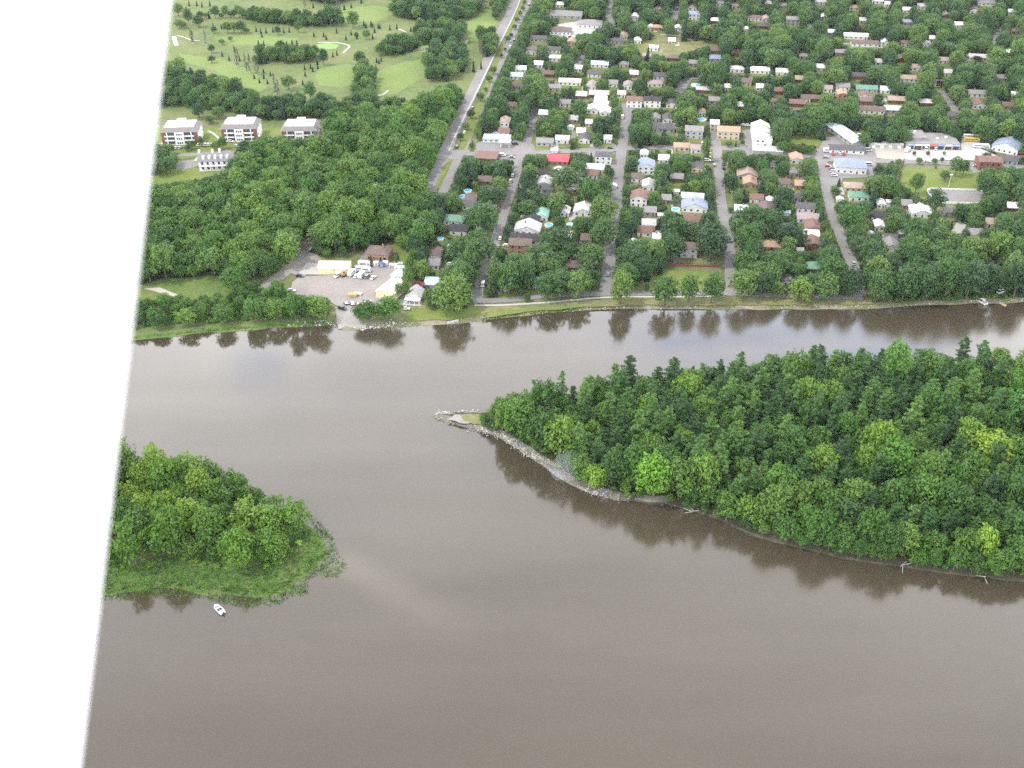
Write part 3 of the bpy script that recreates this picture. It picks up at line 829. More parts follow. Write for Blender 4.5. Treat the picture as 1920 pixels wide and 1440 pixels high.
def roof_mat(c): return plain('roof_' + c.replace(' ', '_'), ROOFC[c], 0.85, 0.16, 0.9)
def wall_mat(c): return plain('wall_' + c.replace(' ', '_'), WALLC[c], 0.85, 0.07, 0.5)
GLASS = plain('window_glass', (0.035, 0.04, 0.05), 0.12, 0.2, 0.3, spec=0.6)
DOORM = plain('door_paint', (0.13, 0.09, 0.07), 0.6, 0.1, 0.5)
TRIM = plain('white_trim', (0.74, 0.74, 0.73), 0.7, 0.05, 0.5)
CHIM = plain('chimney_brick', (0.26, 0.14, 0.10), 0.9, 0.2, 2.0)
PANE_W = MB().box(-.65, .65, -.05, .05, 0, 1.15).mesh('window', GLASS)
PANE_S = MB().box(-.05, .05, -.65, .65, 0, 1.15).mesh('window', GLASS)
DOOR_W = MB().box(-.48, .48, -.05, .05, 0, 2.05).mesh('door', DOORM)

def gable_shell(w, d, h, rise, ridge):
    m = MB()
    if ridge == 'y':      # gable faces the river
        m.prism([(-w / 2, 0), (w / 2, 0), (w / 2, h), (0, h + rise), (-w / 2, h)], -d / 2, d / 2, 'y')
    else:
        m.prism([(-d / 2, 0), (d / 2, 0), (d / 2, h), (0, h + rise), (-d / 2, h)], -w / 2, w / 2, 'x')
    return m
def gable_roof(w, d, h, rise, ridge, ov=0.55, th=0.22):
    span, ln = (w, d) if ridge == 'y' else (d, w)
    k = rise / (span / 2)
    a = span / 2 + ov
    prof = [(-a, h - ov * k + .03), (0, h + rise + .03), (a, h - ov * k + .03), (a, h - ov * k + .03 + th), (0, h + rise + .03 + th), (-a, h - ov * k + .03 + th)]
    return MB().prism(prof, -ln / 2 - ov, ln / 2 + ov, 'y' if ridge == 'y' else 'x')
def hip_roof(w, d, h, rise, ov=0.6):
    a, b = w / 2 + ov, d / 2 + ov
    if w >= d:
        r0, r1 = (-(a - b), 0), ((a - b), 0)
    else:
        r0, r1 = (0, -(b - a)), (0, (b - a))
    z0, z1, z2 = h + .02, h + .2, h + rise
    vs = [(-a, -b, z0), (a, -b, z0), (a, b, z0), (-a, b, z0), (-a, -b, z1), (a, -b, z1), (a, b, z1), (-a, b, z1), (r0[0], r0[1], z2), (r1[0], r1[1], z2)]
    fs = [(3, 2, 1, 0), (0, 1, 5, 4), (1, 2, 6, 5), (2, 3, 7, 6), (3, 0, 4, 7)]
    fs += [(4, 5, 9, 8), (5, 6, 9), (6, 7, 8, 9), (7, 4, 8)] if w >= d else [(4, 5, 8), (5, 6, 9, 8), (6, 7, 9), (7, 4, 8, 9)]
    return MB().add(vs, fs)

HOUSES = []
def house(u, v, wpx, rt, rc, wc, st=1, d=None, yaw=None, label=None, cat='house', name='house', rise=None, wall_h=None, keep=True, glazed=True, chimney=None, tall=1.0, group=None):
    s = S(v)
    w = wpx / s
    rr = random.Random(int(u * 7 + v * 13))
    if d is None:
        d = 11.5 if rt == 'gy' else 9.0
        d = min(d, w * 1.6)
    h = wall_h if wall_h else 2.7 * st + 0.35
    if rise is None:
        rise = {'gx': d * .21, 'gy': w * .2, 'hip': min(w, d) * .22, 'flat': 0.3}[rt]
    x, y = G(u, v, GZ + h * .62)
    y += d * .22
    o = thing(name, label, cat, (x, y, GZ), YAW + rr.uniform(-.04, .04) if yaw is None else yaw, group)
    BUILT.append((x, y, max(w, d) * .42))
    wm, rm = wall_mat(wc), roof_mat(rc)
    if rt in ('gx', 'gy'):
        obj('wall', gable_shell(w, d, h, rise, rt[1]).mesh('wall', wm), o)
        ro = obj('roof', gable_roof(w, d, h, rise, rt[1]).mesh('roof', rm), o)
    elif rt == 'hip':
        obj('wall', MB().box(-w / 2, w / 2, -d / 2, d / 2, 0, h).mesh('wall', wm), o)
        ro = obj('roof', hip_roof(w, d, h, rise).mesh('roof', rm), o)
    else:
        obj('wall', MB().box(-w / 2, w / 2, -d / 2, d / 2, 0, h).mesh('wall', wm), o)
        ro = obj('roof', MB().box(-w / 2 - .3, w / 2 + .3, -d / 2 - .3, d / 2 + .3, h + .01, h + rise).mesh('roof', rm), o)
    if chimney is None:
        chimney = rr.random() < .4 and rt != 'flat'
    if chimney:
        cx = rr.uniform(-.25, .25) * w
        ch = obj('chimney', MB().box(cx - .4, cx + .4, -.35, .35, h + rise * .3, h + rise + 1.1).mesh('chimney', CHIM), ro)
    if glazed:
        nw = max(2, min(5, int(w / 3.4)))
        dx = rr.randrange(nw)
        for fl in range(int(round(st))):
            for i in range(nw):
                px_ = -w / 2 + w * (i + .5) / nw
                if fl == 0 and i == dx:
                    obj('door', DOOR_W, o, (px_, -d / 2 - .03, 0.15))
                else:
                    obj('window', PANE_W, o, (px_, -d / 2 - .03, 1.1 + 2.7 * fl))
            sx = 1 if u < 960 else -1
            obj('window', PANE_S, o, (sx * (w / 2 + .03), -d * .2, 1.1 + 2.7 * fl))
    if keep:
        hp = (h * .8 + rise * .7) * s * .9
        keep_poly([(u - wpx * .52, v - hp * .8), (u + wpx * .52, v - hp * .8), (u + wpx * .52, v + hp * .6), (u - wpx * .52, v + hp * .6)], 1.0)
    if keep and name == 'house':
        # a mown yard and a pale drive on the street side
        LEVEL[0] += .1
        sd = 1 if rr.random() < .5 else -1
        c_, s_ = math.cos(YAW), math.sin(YAW)
        def yard(nm, x0, x1, y0, y1, mat, z):
            q = [(x + a * c_ - b * s_, y + a * s_ + b * c_) for a, b in ((x0, y0), (x1, y0), (x1, y1), (x0, y1))]
            tag(obj(nm, fill(nm, spread(q, 4, .5, int(u)), z, mat)), kind='structure')
        yard('yard_lawn', -w / 2 - 4, w / 2 + 4, -d / 2 - 7, d / 2 + 3, LAWN if rr.random() < .7 else DRYGRASS, GZ + .06 + .0011 * LEVEL[0])
        yard('driveway', sd * (w / 2 + .6) if sd > 0 else -w / 2 - 4.0, sd * (w / 2 + 4.0) if sd > 0 else -w / 2 - .6, -d / 2 - 5, d / 2 - 1, ASPH if rr.random() < .6 else CONC, GZ + .09 + .0011 * LEVEL[0])
        keep_poly([(u - wpx * .6, v + hp * .5), (u + wpx * .6, v + hp * .5), (u + wpx * .6, v + hp * .5 + 6), (u - wpx * .6, v + hp * .5 + 6)], .6)
    HOUSES.append(dict(o=o, u=u, v=v, w=wpx, rt=rt, rc=rc, wc=wc, st=st, label=label))
    return o, w, d, h

# u, v, width in px, roof type, roof, wall, storeys
TOWN = [
    # along the boulevard and the far left of the suburb
    (1050, 10, 15, 'gx', 'white', 'white', 1), (1010, 74, 30, 'gx', 'dark grey', 'grey', 1), (997, 97, 20, 'gy', 'brown', 'white', 1), (1040, 95, 22, 'gx', 'dark grey', 'white', 1), (1041, 110, 22, 'flat', 'white', 'white', 1),
    (1072, 80, 15, 'gy', 'orange tan', 'beige', 1), (977, 131, 20, 'gx', 'white', 'white', 1), (968, 144, 24, 'gx', 'pale blue', 'white', 1), (970, 163, 20, 'gx', 'brown', 'grey', 1), (1069, 155, 40, 'gx', 'beige', 'white', 1),
    (1040, 166, 22, 'hip', 'grey', 'beige', 1), (1110, 162, 17, 'gy', 'pinkish', 'white', 1), (1115, 207, 26, 'gy', 'white', 'white', 1), (1136, 211, 18, 'gy', 'white', 'white', 1), (1127, 199, 26, 'gy', 'white', 'white', 1), (1127, 189, 22, 'gy', 'white', 'white', 1),
    (1124, 178, 36, 'gx', 'beige', 'brown', 1), (947, 233, 17, 'gy', 'tan', 'white', 2), (946, 249, 20, 'gx', 'reddish brown', 'white', 1), (1022, 268, 30, 'gx', 'grey', 'grey', 1), (1055, 263, 24, 'gx', 'pale grey', 'white', 1),
    (1090, 249, 15, 'gx', 'white', 'white', 1), (1097, 262, 20, 'gy', 'dark grey', 'white', 1), (1140, 262, 14, 'gx', 'pale grey', 'white', 1), (1105, 232, 12, 'gx', 'white', 'white', 1), (1025, 327, 36, 'gx', 'black', 'white', 1), (1022, 345, 24, 'gy', 'pale grey', 'white', 1), (1047, 325, 16, 'gy', 'white', 'white', 1),
    (1116, 317, 32, 'gx', 'white', 'white', 1), (1132, 297, 30, 'hip', 'dark grey', 'white', 2), (1112, 329, 18, 'gx', 'reddish brown', 'white', 1), (1028, 356, 20, 'gx', 'dark grey', 'grey', 1),
    # between the second and third streets, beyond the cross street
    (1190, 192, 28, 'gx', 'reddish brown', 'white', 2), (1224, 192, 30, 'gx', 'black', 'white', 2), (1260, 196, 20, 'gy', 'dark grey', 'white', 1), (1228, 158, 26, 'hip', 'pinkish', 'white', 1), (1238, 144, 24, 'gx', 'dark grey', 'white', 1), (1320, 170, 28, 'flat', 'pale grey', 'brown', 1),
    (1125, 122, 32, 'gx', 'pale blue', 'white', 1), (1115, 140, 24, 'gx', 'dark grey', 'white', 1), (1170, 122, 18, 'hip', 'grey', 'beige', 1), (1157, 78, 24, 'hip', 'dark grey', 'grey', 1), (1170, 69, 14, 'gy', 'tan', 'beige', 1), (1196, 77, 12, 'gy', 'white', 'white', 1), (1232, 53, 20, 'hip', 'orange tan', 'tan brick', 1), (1220, 52, 10, 'gy', 'white', 'white', 1),
    (1234, 18, 16, 'hip', 'grey', 'beige', 1), (1190, 33, 16, 'gy', 'white', 'white', 1), (1262, 110, 22, 'hip', 'brown', 'brown', 1), (1212, 108, 14, 'gy', 'tan', 'beige', 1), (1226, 91, 16, 'flat', 'white', 'white', 1), (1342, 96, 20, 'gx', 'brown', 'red brick', 1), (1341, 111, 20, 'gx', 'blue grey', 'grey', 1), (1380, 101, 14, 'gx', 'reddish brown', 'red brick', 1),
    (1382, 131, 25, 'hip', 'pale grey', 'white', 1), (1425, 133, 34, 'gx', 'white', 'white', 1), (1467, 136, 22, 'gx', 'white', 'white', 1), (1416, 35, 26, 'hip', 'reddish brown', 'white', 1), (1437, 37, 14, 'gy', 'tan', 'beige', 1), (1487, 40, 24, 'gx', 'grey', 'grey', 2), (1302, 30, 20, 'gx', 'blue grey', 'white', 2), (1299, 15, 16, 'gy', 'pinkish', 'white', 1), (1272, 54, 12, 'gy', 'white', 'white', 1), (1432, 50, 16, 'gx', 'dark grey', 'brown', 1), (1400, 57, 10, 'gy', 'white', 'white', 1), (1178, 162, 16, 'gy', 'pinkish', 'white', 1), (1166, 178, 14, 'gx', 'beige', 'white', 1),
    (1230, 223, 15, 'gy', 'grey', 'grey', 1), (1252, 224, 17, 'gy', 'dark grey', 'white', 1), (1245, 242, 40, 'gx', 'dark grey', 'grey', 1), (1317, 212, 12, 'gy', 'orange tan', 'white', 1), (1279, 277, 28, 'hip', 'orange tan', 'beige', 1), (1310, 281, 28, 'gx', 'pinkish', 'white', 1), (1212, 315, 30, 'gy', 'blue grey', 'white', 2), (1208, 293, 12, 'gy', 'white', 'white', 2), (1307, 316, 20, 'gy', 'dark grey', 'cream', 1),
    (1402, 330, 36, 'gy', 'tan', 'grey', 1), (1407, 345, 24, 'gy', 'orange tan', 'tan brick', 1), (1494, 300, 22, 'gy', 'orange tan', 'white', 1), (1451, 312, 12, 'gy', 'dark grey', 'white', 1), (1490, 325, 18, 'gx', 'grey', 'grey', 1), (1217, 350, 22, 'gy', 'pale grey', 'white', 1), (1462, 172, 18, 'gx', 'reddish brown', 'red brick', 1), (1495, 195, 28, 'gx', 'reddish brown', 'brown', 1), (1511, 186, 16, 'gx', 'brown', 'white', 1), (1450, 192, 12, 'gx', 'reddish brown', 'white', 1), (1508, 107, 18, 'hip', 'grey', 'grey', 1), (1425, 165, 12, 'gx', 'white', 'white', 1), (1365, 165, 12, 'gx', 'white', 'white', 1),
    # far right of the suburb
    (1605, 69, 43, 'gx', 'white', 'white', 1), (1622, 83, 48, 'gx', 'brown', 'white', 1), (1660, 80, 14, 'gy', 'white', 'white', 1), (1697, 82, 15, 'hip', 'reddish brown', 'white', 1), (1751, 74, 16, 'gx', 'white', 'white', 1), (1738, 84, 14, 'gy', 'white', 'white', 1), (1540, 5, 24, 'gx', 'pale grey', 'white', 1), (1645, 3, 20, 'gx', 'white', 'white', 1), (1667, 9, 14, 'gx', 'white', 'white', 1),
    (1602, 16, 18, 'gx', 'orange tan', 'white', 1), (1702, 43, 18, 'hip', 'blue grey', 'grey', 1), (1730, 13, 20, 'gx', 'pale grey', 'white', 1), (1545, 33, 11, 'gy', 'white', 'white', 1), (1520, 50, 10, 'gy', 'orange tan', 'white', 1), (1900, 24, 18, 'gx', 'pale blue', 'white', 1), (1852, 7, 36, 'gx', 'grey', 'white', 1), (1827, 20, 18, 'gy', 'brown', 'white', 1), (1772, 115, 24, 'gx', 'tan', 'white', 1), (1780, 138, 18, 'gx', 'pale grey', 'white', 1), (1838, 109, 40, 'gx', 'pale grey', 'white', 1), (1818, 106, 10, 'gy', 'white', 'white', 1), (1612, 144, 28, 'gx', 'dark grey', 'red brick', 1), (1579, 180, 16, 'gy', 'orange tan', 'tan brick', 2), (1580, 164, 24, 'gx', 'grey', 'white', 1),
    (1525, 186, 30, 'hip', 'brown', 'brown', 1), (1625, 191, 24, 'hip', 'reddish brown', 'brown', 1), (1682, 189, 32, 'gx', 'tan', 'brown', 1), (1737, 194, 24, 'hip', 'pale grey', 'brown', 1), (1635, 208, 46, 'gx', 'brown', 'white', 1), (1705, 149, 32, 'gx', 'tan', 'white', 1), (1832, 177, 36, 'gx', 'grey', 'white', 1), (1837, 198, 26, 'gy', 'reddish brown', 'white', 1), (1787, 219, 18, 'gx', 'dark grey', 'grey', 1), (1760, 158, 16, 'gx', 'pinkish', 'white', 1), (1625, 168, 38, 'gx', 'green', 'grey', 1), (1675, 207, 30, 'gx', 'pale blue', 'grey', 1), (1620, 180, 14, 'gy', 'reddish brown', 'white', 1), (1552, 168, 16, 'gx', 'pinkish', 'white', 1),
    # between the cross street and the river
    (852, 415, 37, 'hip', 'green', 'white', 1), (860, 433, 30, 'gx', 'black', 'white', 1), (880, 386, 24, 'gx', 'dark grey', 'white', 1), (817, 480, 22, 'gy', 'brown', 'white', 1), (884, 375, 20, 'gx', 'brown', 'white', 1), (812, 533, 26, 'gx', 'pale blue', 'grey', 1), (815, 497, 20, 'gx', 'grey', 'white', 1), (1016, 405, 25, 'gy', 'mint green', 'white', 1), (997, 419, 28, 'gy', 'black', 'white', 1), (990, 432, 46, 'gy', 'pale grey', 'white', 1), (983, 450, 50, 'gx', 'black', 'white', 1),
    (976, 463, 40, 'gx', 'brown', 'tan brick', 2), (1095, 397, 34, 'gy', 'white', 'white', 1), (1060, 399, 16, 'gy', 'white', 'white', 1), (949, 537, 18, 'gy', 'green', 'grey', 1), (1074, 501, 22, 'gx', 'brown', 'brown', 1), (1005, 531, 24, 'gx', 'green', 'grey', 1), (1199, 375, 30, 'gy', 'reddish brown', 'white', 2), (1220, 398, 20, 'gx', 'grey', 'grey', 1), (1299, 372, 40, 'gx', 'pale grey', 'white', 1), (1303, 390, 46, 'gy', 'blue grey', 'white', 1), (1297, 415, 26, 'gx', 'reddish brown', 'white', 1), (1210, 436, 26, 'gx', 'reddish brown', 'white', 1), (1217, 422, 24, 'gx', 'pale grey', 'white', 1), (1232, 448, 14, 'gx', 'white', 'white', 1),
    (1292, 470, 30, 'gx', 'brown', 'grey', 2), (1419, 374, 24, 'gx', 'reddish brown', 'white', 1), (1438, 394, 26, 'gy', 'brown', 'brown', 1), (1444, 379, 12, 'gy', 'white', 'white', 1), (1447, 463, 36, 'hip', 'orange tan', 'tan brick', 1), (1500, 348, 18, 'gx', 'orange tan', 'tan brick', 1), (1511, 391, 32, 'gx', 'dark grey', 'white', 1), (1515, 411, 38, 'gx', 'pinkish', 'white', 1), (1525, 429, 28, 'gy', 'reddish brown', 'tan brick', 1), (1522, 443, 30, 'flat', 'white', 'white', 1), (1525, 460, 30, 'gy', 'reddish brown', 'brown', 1), (1525, 504, 24, 'hip', 'green', 'brown', 1),
    (1605, 353, 40, 'hip', 'tan', 'beige', 1), (1611, 370, 34, 'hip', 'green', 'white', 1), (1728, 400, 36, 'gy', 'white', 'white', 1), (1647, 407, 24, 'gx', 'black', 'white', 1), (1649, 425, 16, 'gy', 'white', 'white', 1), (1670, 450, 22, 'gx', 'dark grey', 'white', 1), (1672, 463, 26, 'gy', 'grey', 'white', 1), (1652, 384, 14, 'gy', 'white', 'white', 1), (1780, 398, 20, 'gx', 'grey', 'grey', 1), (1496, 372, 12, 'gx', 'dark grey', 'grey', 1), (1689, 440, 10, 'hip', 'pale grey', 'beige', 1), (1893, 302, 28, 'gx', 'dark grey', 'grey', 1),
]
TOWN += [(1560, 62, 16, 'gx', 'white', 'white', 1), (1575, 100, 18, 'gx', 'grey', 'white', 1), (1650, 118, 18, 'gx', 'pale grey', 'white', 1), (1690, 112, 16, 'gy', 'brown', 'white', 1), (1720, 128, 18, 'gx', 'tan', 'white', 1), (1880, 148, 20, 'gx', 'grey', 'white', 1), (1895, 100, 16, 'gx', 'white', 'white', 1), (1905, 60, 18, 'gx', 'brown', 'white', 1),
         (1800, 48, 18, 'gx', 'white', 'white', 1), (1775, 30, 16, 'gy', 'grey', 'white', 1), (1700, 20, 14, 'gx', 'white', 'white', 1), (1620, 40, 16, 'gx', 'pale grey', 'white', 1), (1470, 12, 16, 'gx', 'grey', 'white', 1), (1440, 8, 12, 'gx', 'white', 'white', 1), (1380, 12, 16, 'gx', 'tan', 'white', 1), (1340, 40, 14, 'gx', 'white', 'white', 1), (1350, 8, 14, 'gx', 'grey', 'white', 1),
         (1260, 78, 12, 'gx', 'white', 'white', 1), (1300, 120, 16, 'gx', 'grey', 'white', 1), (1190, 140, 16, 'gx', 'white', 'white', 1), (1150, 158, 16, 'gx', 'grey', 'white', 1), (1090, 180, 20, 'gx', 'white', 'white', 1), (1060, 195, 20, 'gx', 'grey', 'white', 1), (1020, 215, 16, 'gx', 'white', 'white', 1), (960, 200, 18, 'gx', 'brown', 'white', 1), (1075, 225, 18, 'gx', 'pale grey', 'white', 1),
         (1010, 122, 16, 'gx', 'white', 'white', 1), (1030, 140, 18, 'gx', 'brown', 'white', 1), (1085, 130, 14, 'gx', 'white', 'white', 1), (1400, 155, 18, 'gx', 'brown', 'white', 1), (1340, 190, 20, 'gx', 'grey', 'white', 1), (1390, 200, 14, 'gx', 'white', 'white', 1), (1540, 128, 18, 'gx', 'white', 'white', 1), (1500, 150, 16, 'gx', 'tan', 'white', 1), (1660, 170, 16, 'gx', 'white', 'white', 1), (1890, 200, 20, 'gx', 'reddish brown', 'white', 1), (1905, 180, 16, 'gx', 'white', 'white', 1),
         (1075, 355, 20, 'gx', 'white', 'white', 1), (1195, 335, 20, 'gx', 'brown', 'white', 1), (1270, 335, 22, 'gx', 'grey', 'white', 1), (1245, 300, 18, 'gx', 'white', 'white', 1), (1470, 345, 20, 'gx', 'brown', 'white', 1), (1390, 395, 22, 'gx', 'white', 'white', 1), (1250, 375, 16, 'gx', 'grey', 'white', 1), (1470, 430, 20, 'gx', 'dark grey', 'white', 1), (910, 340, 24, 'gx', 'brown', 'white', 1), (920, 395, 20, 'gx', 'grey', 'white', 1), (1060, 445, 22, 'gx', 'white', 'white', 1), (1100, 450, 18, 'gx', 'brown', 'white', 1), (1700, 385, 18, 'gx', 'grey', 'white', 1), (1860, 420, 22, 'gx', 'tan', 'white', 1), (1900, 390, 22, 'gx', 'white', 'white', 1), (1830, 440, 20, 'gx', 'grey', 'white', 1)]
for n_, t in enumerate(TOWN):
    if len(TOWN) - n_ <= 53:        # the half-hidden ones have all sorts of walls
        t = t[:5] + (('white', 'beige', 'grey', 'tan brick', 'white', 'brown')[n_ % 6],) + t[6:]
    house(*t)

# the ones that are told apart at once
house(1477, 529, 20, 'gy', 'dark grey', 'white', 1, d=7, label='small white garage with dark gable roof on the lawn by the river road', name='garage', cat='garage', chimney=False)
house(1047, 302, 38, 'gx', 'bright red', 'tan brick', 1, d=12, label='bright pinkish-red roofed house on the cross street', chimney=False)
house(912, 297, 42, 'flat', 'reddish brown', 'brown', 1, d=14, label='wide flat reddish brown roofed building beside the boulevard crossing', name='shop_building', cat='building')
o, w, d, h = house(710, 478, 43, 'hip', 'brown', 'tan brick', 1, d=11, rise=3.2, label='square brick house with brown hipped roof above the boat yard', wall_h=4.2, glazed=False, chimney=True)
for i, (x, wd) in enumerate(((-4.6, 1.0), (-0.8, 3.4), (2.2, 1.0), (4.6, 1.6))):
    obj('window' if i != 2 else 'door', MB().box(x - wd / 2, x + wd / 2, -.05, .05, .9 if i != 2 else .1, 2.4).mesh('window', GLASS if i != 1 else CHIM), o, (0, -d / 2 - .03, .3))
o, w, d, h = house(778, 556, 27, 'gy', 'pale grey', 'white', 1, d=9, label='riverside house with pale metal gable roof and open porch', rise=2.6, wall_h=3.0)
pt = obj('porch_roof', MB().box(-w / 2 - .4, w / 2 + .4, -d / 2 - 3.2, -d / 2 - .62, 2.5, 2.75).mesh('porch_roof', TRIM), o)
for x in (-w / 2, -w / 6, w / 6, w / 2):
    obj('porch_post', MB().box(x - .12, x + .12, -d / 2 - 3.0, -d / 2 - 2.76, 0, 2.5).mesh('porch_post', TRIM), o)
obj('porch_floor', MB().box(-w / 2 - 1.2, w / 2 + 1.2, -d / 2 - 4.4, -d / 2 - .02, 0, .25).mesh('porch_floor', CONC), o)
house(784, 539, 18, 'gx', 'dark red', 'brown', 1, d=6, label='dark red roof of the outbuilding behind the riverside porch house', name='outbuilding', cat='outbuilding', chimney=False)

# -------- metal sheds of the boat yard
CREAMW = plain('cream_cladding', (0.66, 0.60, 0.36), 0.5, 0.05, 0.3)
CREAMR = plain('cream_metal_roof', (0.78, 0.76, 0.62), 0.4, 0.05, 0.3)
def shed(u, v, w, d, h, rise, ridge, yaw, label, wm=CREAMW, rm=CREAMR):
    x, y = G(u, v)
    o = thing('metal_shed', label, 'shed', (x, y, GZ), yaw)
    obj('wall', gable_shell(w, d, h, rise, ridge).mesh('wall', wm), o)
    obj('roof', gable_roof(w, d, h, rise, ridge, .3, .15).mesh('roof', rm), o)
    obj('vent', MB().box(-.35, .35, -.06, .06, 0, .5).mesh('vent', DOORM), o, (0, -d / 2 - .04, h * .62))
    BUILT.append((x, y, max(w, d) * .5))
    for k in range(1, 8):
        obj('cladding_rib', MB().box(-.06, .06, -.05, .05, .05, h - .1).mesh('cladding_rib', wm), o, (-w / 2 + w * k / 8, -d / 2 - .03, 0))
    return o
shed(629, 508, 17.2, 9, 4.0, 1.9, 'x', R(-1), 'long cream metal shed with pale roof at the back of the boat yard')
shed(735, 551, 10.5, 15, 4.2, 1.7, 'y', R(-26), 'cream and yellow metal shed nearest the river in the boat yard')
shed(749, 521, 6.5, 8, 3.0, .6, 'y', R(-22), 'low pale blue roofed lean-to behind the yellow shed', TRIM, roof_mat('pale blue'))
keep_poly([(600, 485), (660, 485), (660, 515), (600, 515)]); keep_poly([(715, 520), (760, 515), (755, 545), (735, 560), (715, 560)])

# -------- three apartment blocks and the white mansion
BRICK = plain('apartment_brick', (0.19, 0.085, 0.075), 0.9, 0.15, 1.5)
MANS = plain('mansard_shingle', (0.17, 0.158, 0.158), 0.9, 0.12, 0.8)
FLATR = plain('flat_roof_membrane', (0.58, 0.59, 0.585), 0.8, 0.1, 0.25)
SHADEG = plain('balcony_glass', (0.07, 0.075, 0.09), 0.2, 0.2, 0.4, spec=0.5)
def apartments(u, v, label, yaw, storeys):
    x, y = G(u, v)
    o = thing('apartment_building', label, 'apartment building', (x, y, GZ), yaw)
    W_, D_ = 25.5, 19.0
    FH = 3.05
    H_ = FH * storeys
    BUILT.append((x, y, 17))
    obj('wall', MB().box(-W_ / 2, W_ / 2, -D_ / 2, D_ / 2, 0, H_).mesh('wall', BRICK), o)
    # white side cladding and corner piers
    for sx in (-1, 1):
        obj('side_cladding', MB().box(sx * W_ / 2 - (0 if sx > 0 else .25), sx * W_ / 2 + (.25 if sx > 0 else 0), -D_ / 2 + 1, D_ / 2 - 1, 0, H_ - .02).mesh('side_cladding', TRIM), o)
    m = MB()
    a, b, i_ = W_ / 2 + .7, D_ / 2 + .7, 3.0
    z0, z1 = H_ + .01, H_ + 2.7
    vs = [(-a, -b, z0), (a, -b, z0), (a, b, z0), (-a, b, z0), (-a + i_, -b + i_, z1), (a - i_, -b + i_, z1), (a - i_, b - i_, z1), (-a + i_, b - i_, z1)]
    rf = obj('mansard_roof', m.add(vs, [(3, 2, 1, 0), (0, 1, 5, 4), (1, 2, 6, 5), (2, 3, 7, 6), (3, 0, 4, 7), (4, 5, 6, 7)]).mesh('mansard_roof', MANS), o)
    obj('flat_top', MB().box(-a + i_ + .1, a - i_ - .1, -b + i_ + .1, b - i_ - .1, z1 + .01, z1 + .35).mesh('flat_top', FLATR), rf)
    obj('lift_housing', MB().box(-3, 3, 2.0, 6.2, z1 + .36, z1 + 2.2).mesh('lift_housing', FLATR), rf)
    for vx, vy in ((-6, -1), (-3, 2), (5, 1), (7, -2), (-7.2, 3)):
        obj('roof_vent', MB().box(vx - .4, vx + .4, vy - .4, vy + .4, z1 + .36, z1 + 1.1).mesh('roof_vent', plain('vent_metal', (.2, .2, .2), .6)), rf)
    # projecting white central bay
    obj('entrance_bay', MB().box(-3.2, 3.2, -D_ / 2 - 1.3, -D_ / 2 - .01, 0, H_ - .1).mesh('entrance_bay', TRIM), o)
    for f in range(storeys):
        for k in (-1.5, 0, 1.5):
            obj('window', MB().box(k - .5, k + .5, -.05, .05, 0, 1.3).mesh('window', SHADEG), o, (0, -D_ / 2 - 1.34, f * FH + 1.0))
    for sx in (-1, 1):
        for f in range(storeys):
            zc = f * FH
            # recessed loggia: dark glazing, white slab and railing
            gl = obj('balcony_window', MB().box(-2.9, 2.9, -.06, .06, .35, 2.6).mesh('balcony_window', SHADEG), o, (sx * 7.0, -D_ / 2 - .05, zc))
            bl = obj('balcony', MB().box(-3.4, 3.4, -1.25, 0, 0, .28).mesh('balcony', TRIM), o, (sx * 7.0, -D_ / 2 - .14, zc))
            obj('railing', MB().box(-3.4, 3.4, -1.25, -1.18, .29, 1.0).mesh('railing', TRIM), bl)
            obj('pier', MB().box(-.28, .28, -1.2, -.02, .29, FH - .01).mesh('pier', TRIM), bl, (sx * 1.6, 0, 0))
    for f in range(storeys):
        for k in range(3):
            obj('window', PANE_S, o, ((W_ / 2 + .28), -D_ / 3 + k * D_ / 3, f * FH + 1.0))
    return o
apartments(344, 262, 'brick apartment block with white balconies, leftmost of the three', R(4), 3)
apartments(455, 256, 'brick apartment block with white balconies, middle one of the three', R(2), 3)
apartments(567, 260, 'brick apartment block with white balconies, rightmost of the three at the wood edge', R(1), 3)

x, y = G(409, 312)
o = thing('mansion', 'long white mansion with grey roof, dormers and two-storey columned veranda', 'house', (x, y, GZ), R(6))
BUILT.append((x, y, 14))
W_, D_, H_ = 23.0, 11.0, 6.4
obj('wall', gable_shell(W_, D_, H_, 4.0, 'x').mesh('wall', TRIM), o)
rf = obj('roof', gable_roof(W_, D_, H_, 4.0, 'x', .9, .25).mesh('roof', plain('slate_roof', (.17, .165, .18), .8)), o)
for k in range(5):
    dm = obj('dormer', gable_shell(1.7, 2.6, 1.5, .8, 'y').mesh('dormer', TRIM), rf, (-8.4 + k * 4.0, -3.4, H_ + .9))
for cx in (-11.0, -2.2, 2.6):
    obj('chimney', MB().box(cx - .6, cx + .6, -.7, .7, H_ + 2.5, H_ + 6.0).mesh('chimney', TRIM), rf)
for f in range(2):
    obj('veranda_floor', MB().box(-W_ / 2, W_ / 2, -2.4, 0, 0, .25).mesh('veranda_floor', TRIM), o, (0, -D_ / 2 - .02, f * 3.1))
    for k in range(7):
        obj('column', MB().box(-.2, .2, -.2, .2, 0.26, 3.09).mesh('column', TRIM), o, (-W_ / 2 + .4 + k * (W_ - .8) / 6, -D_ / 2 - 2.15, f * 3.1))
    for k in range(6):
        obj('window', MB().box(-.7, .7, -.05, .05, 0, 2.0).mesh('window', GLASS), o, (-W_ / 2 + 2.2 + k * (W_ - 4.4) / 5, -D_ / 2 - .04, f * 3.1 + .5))

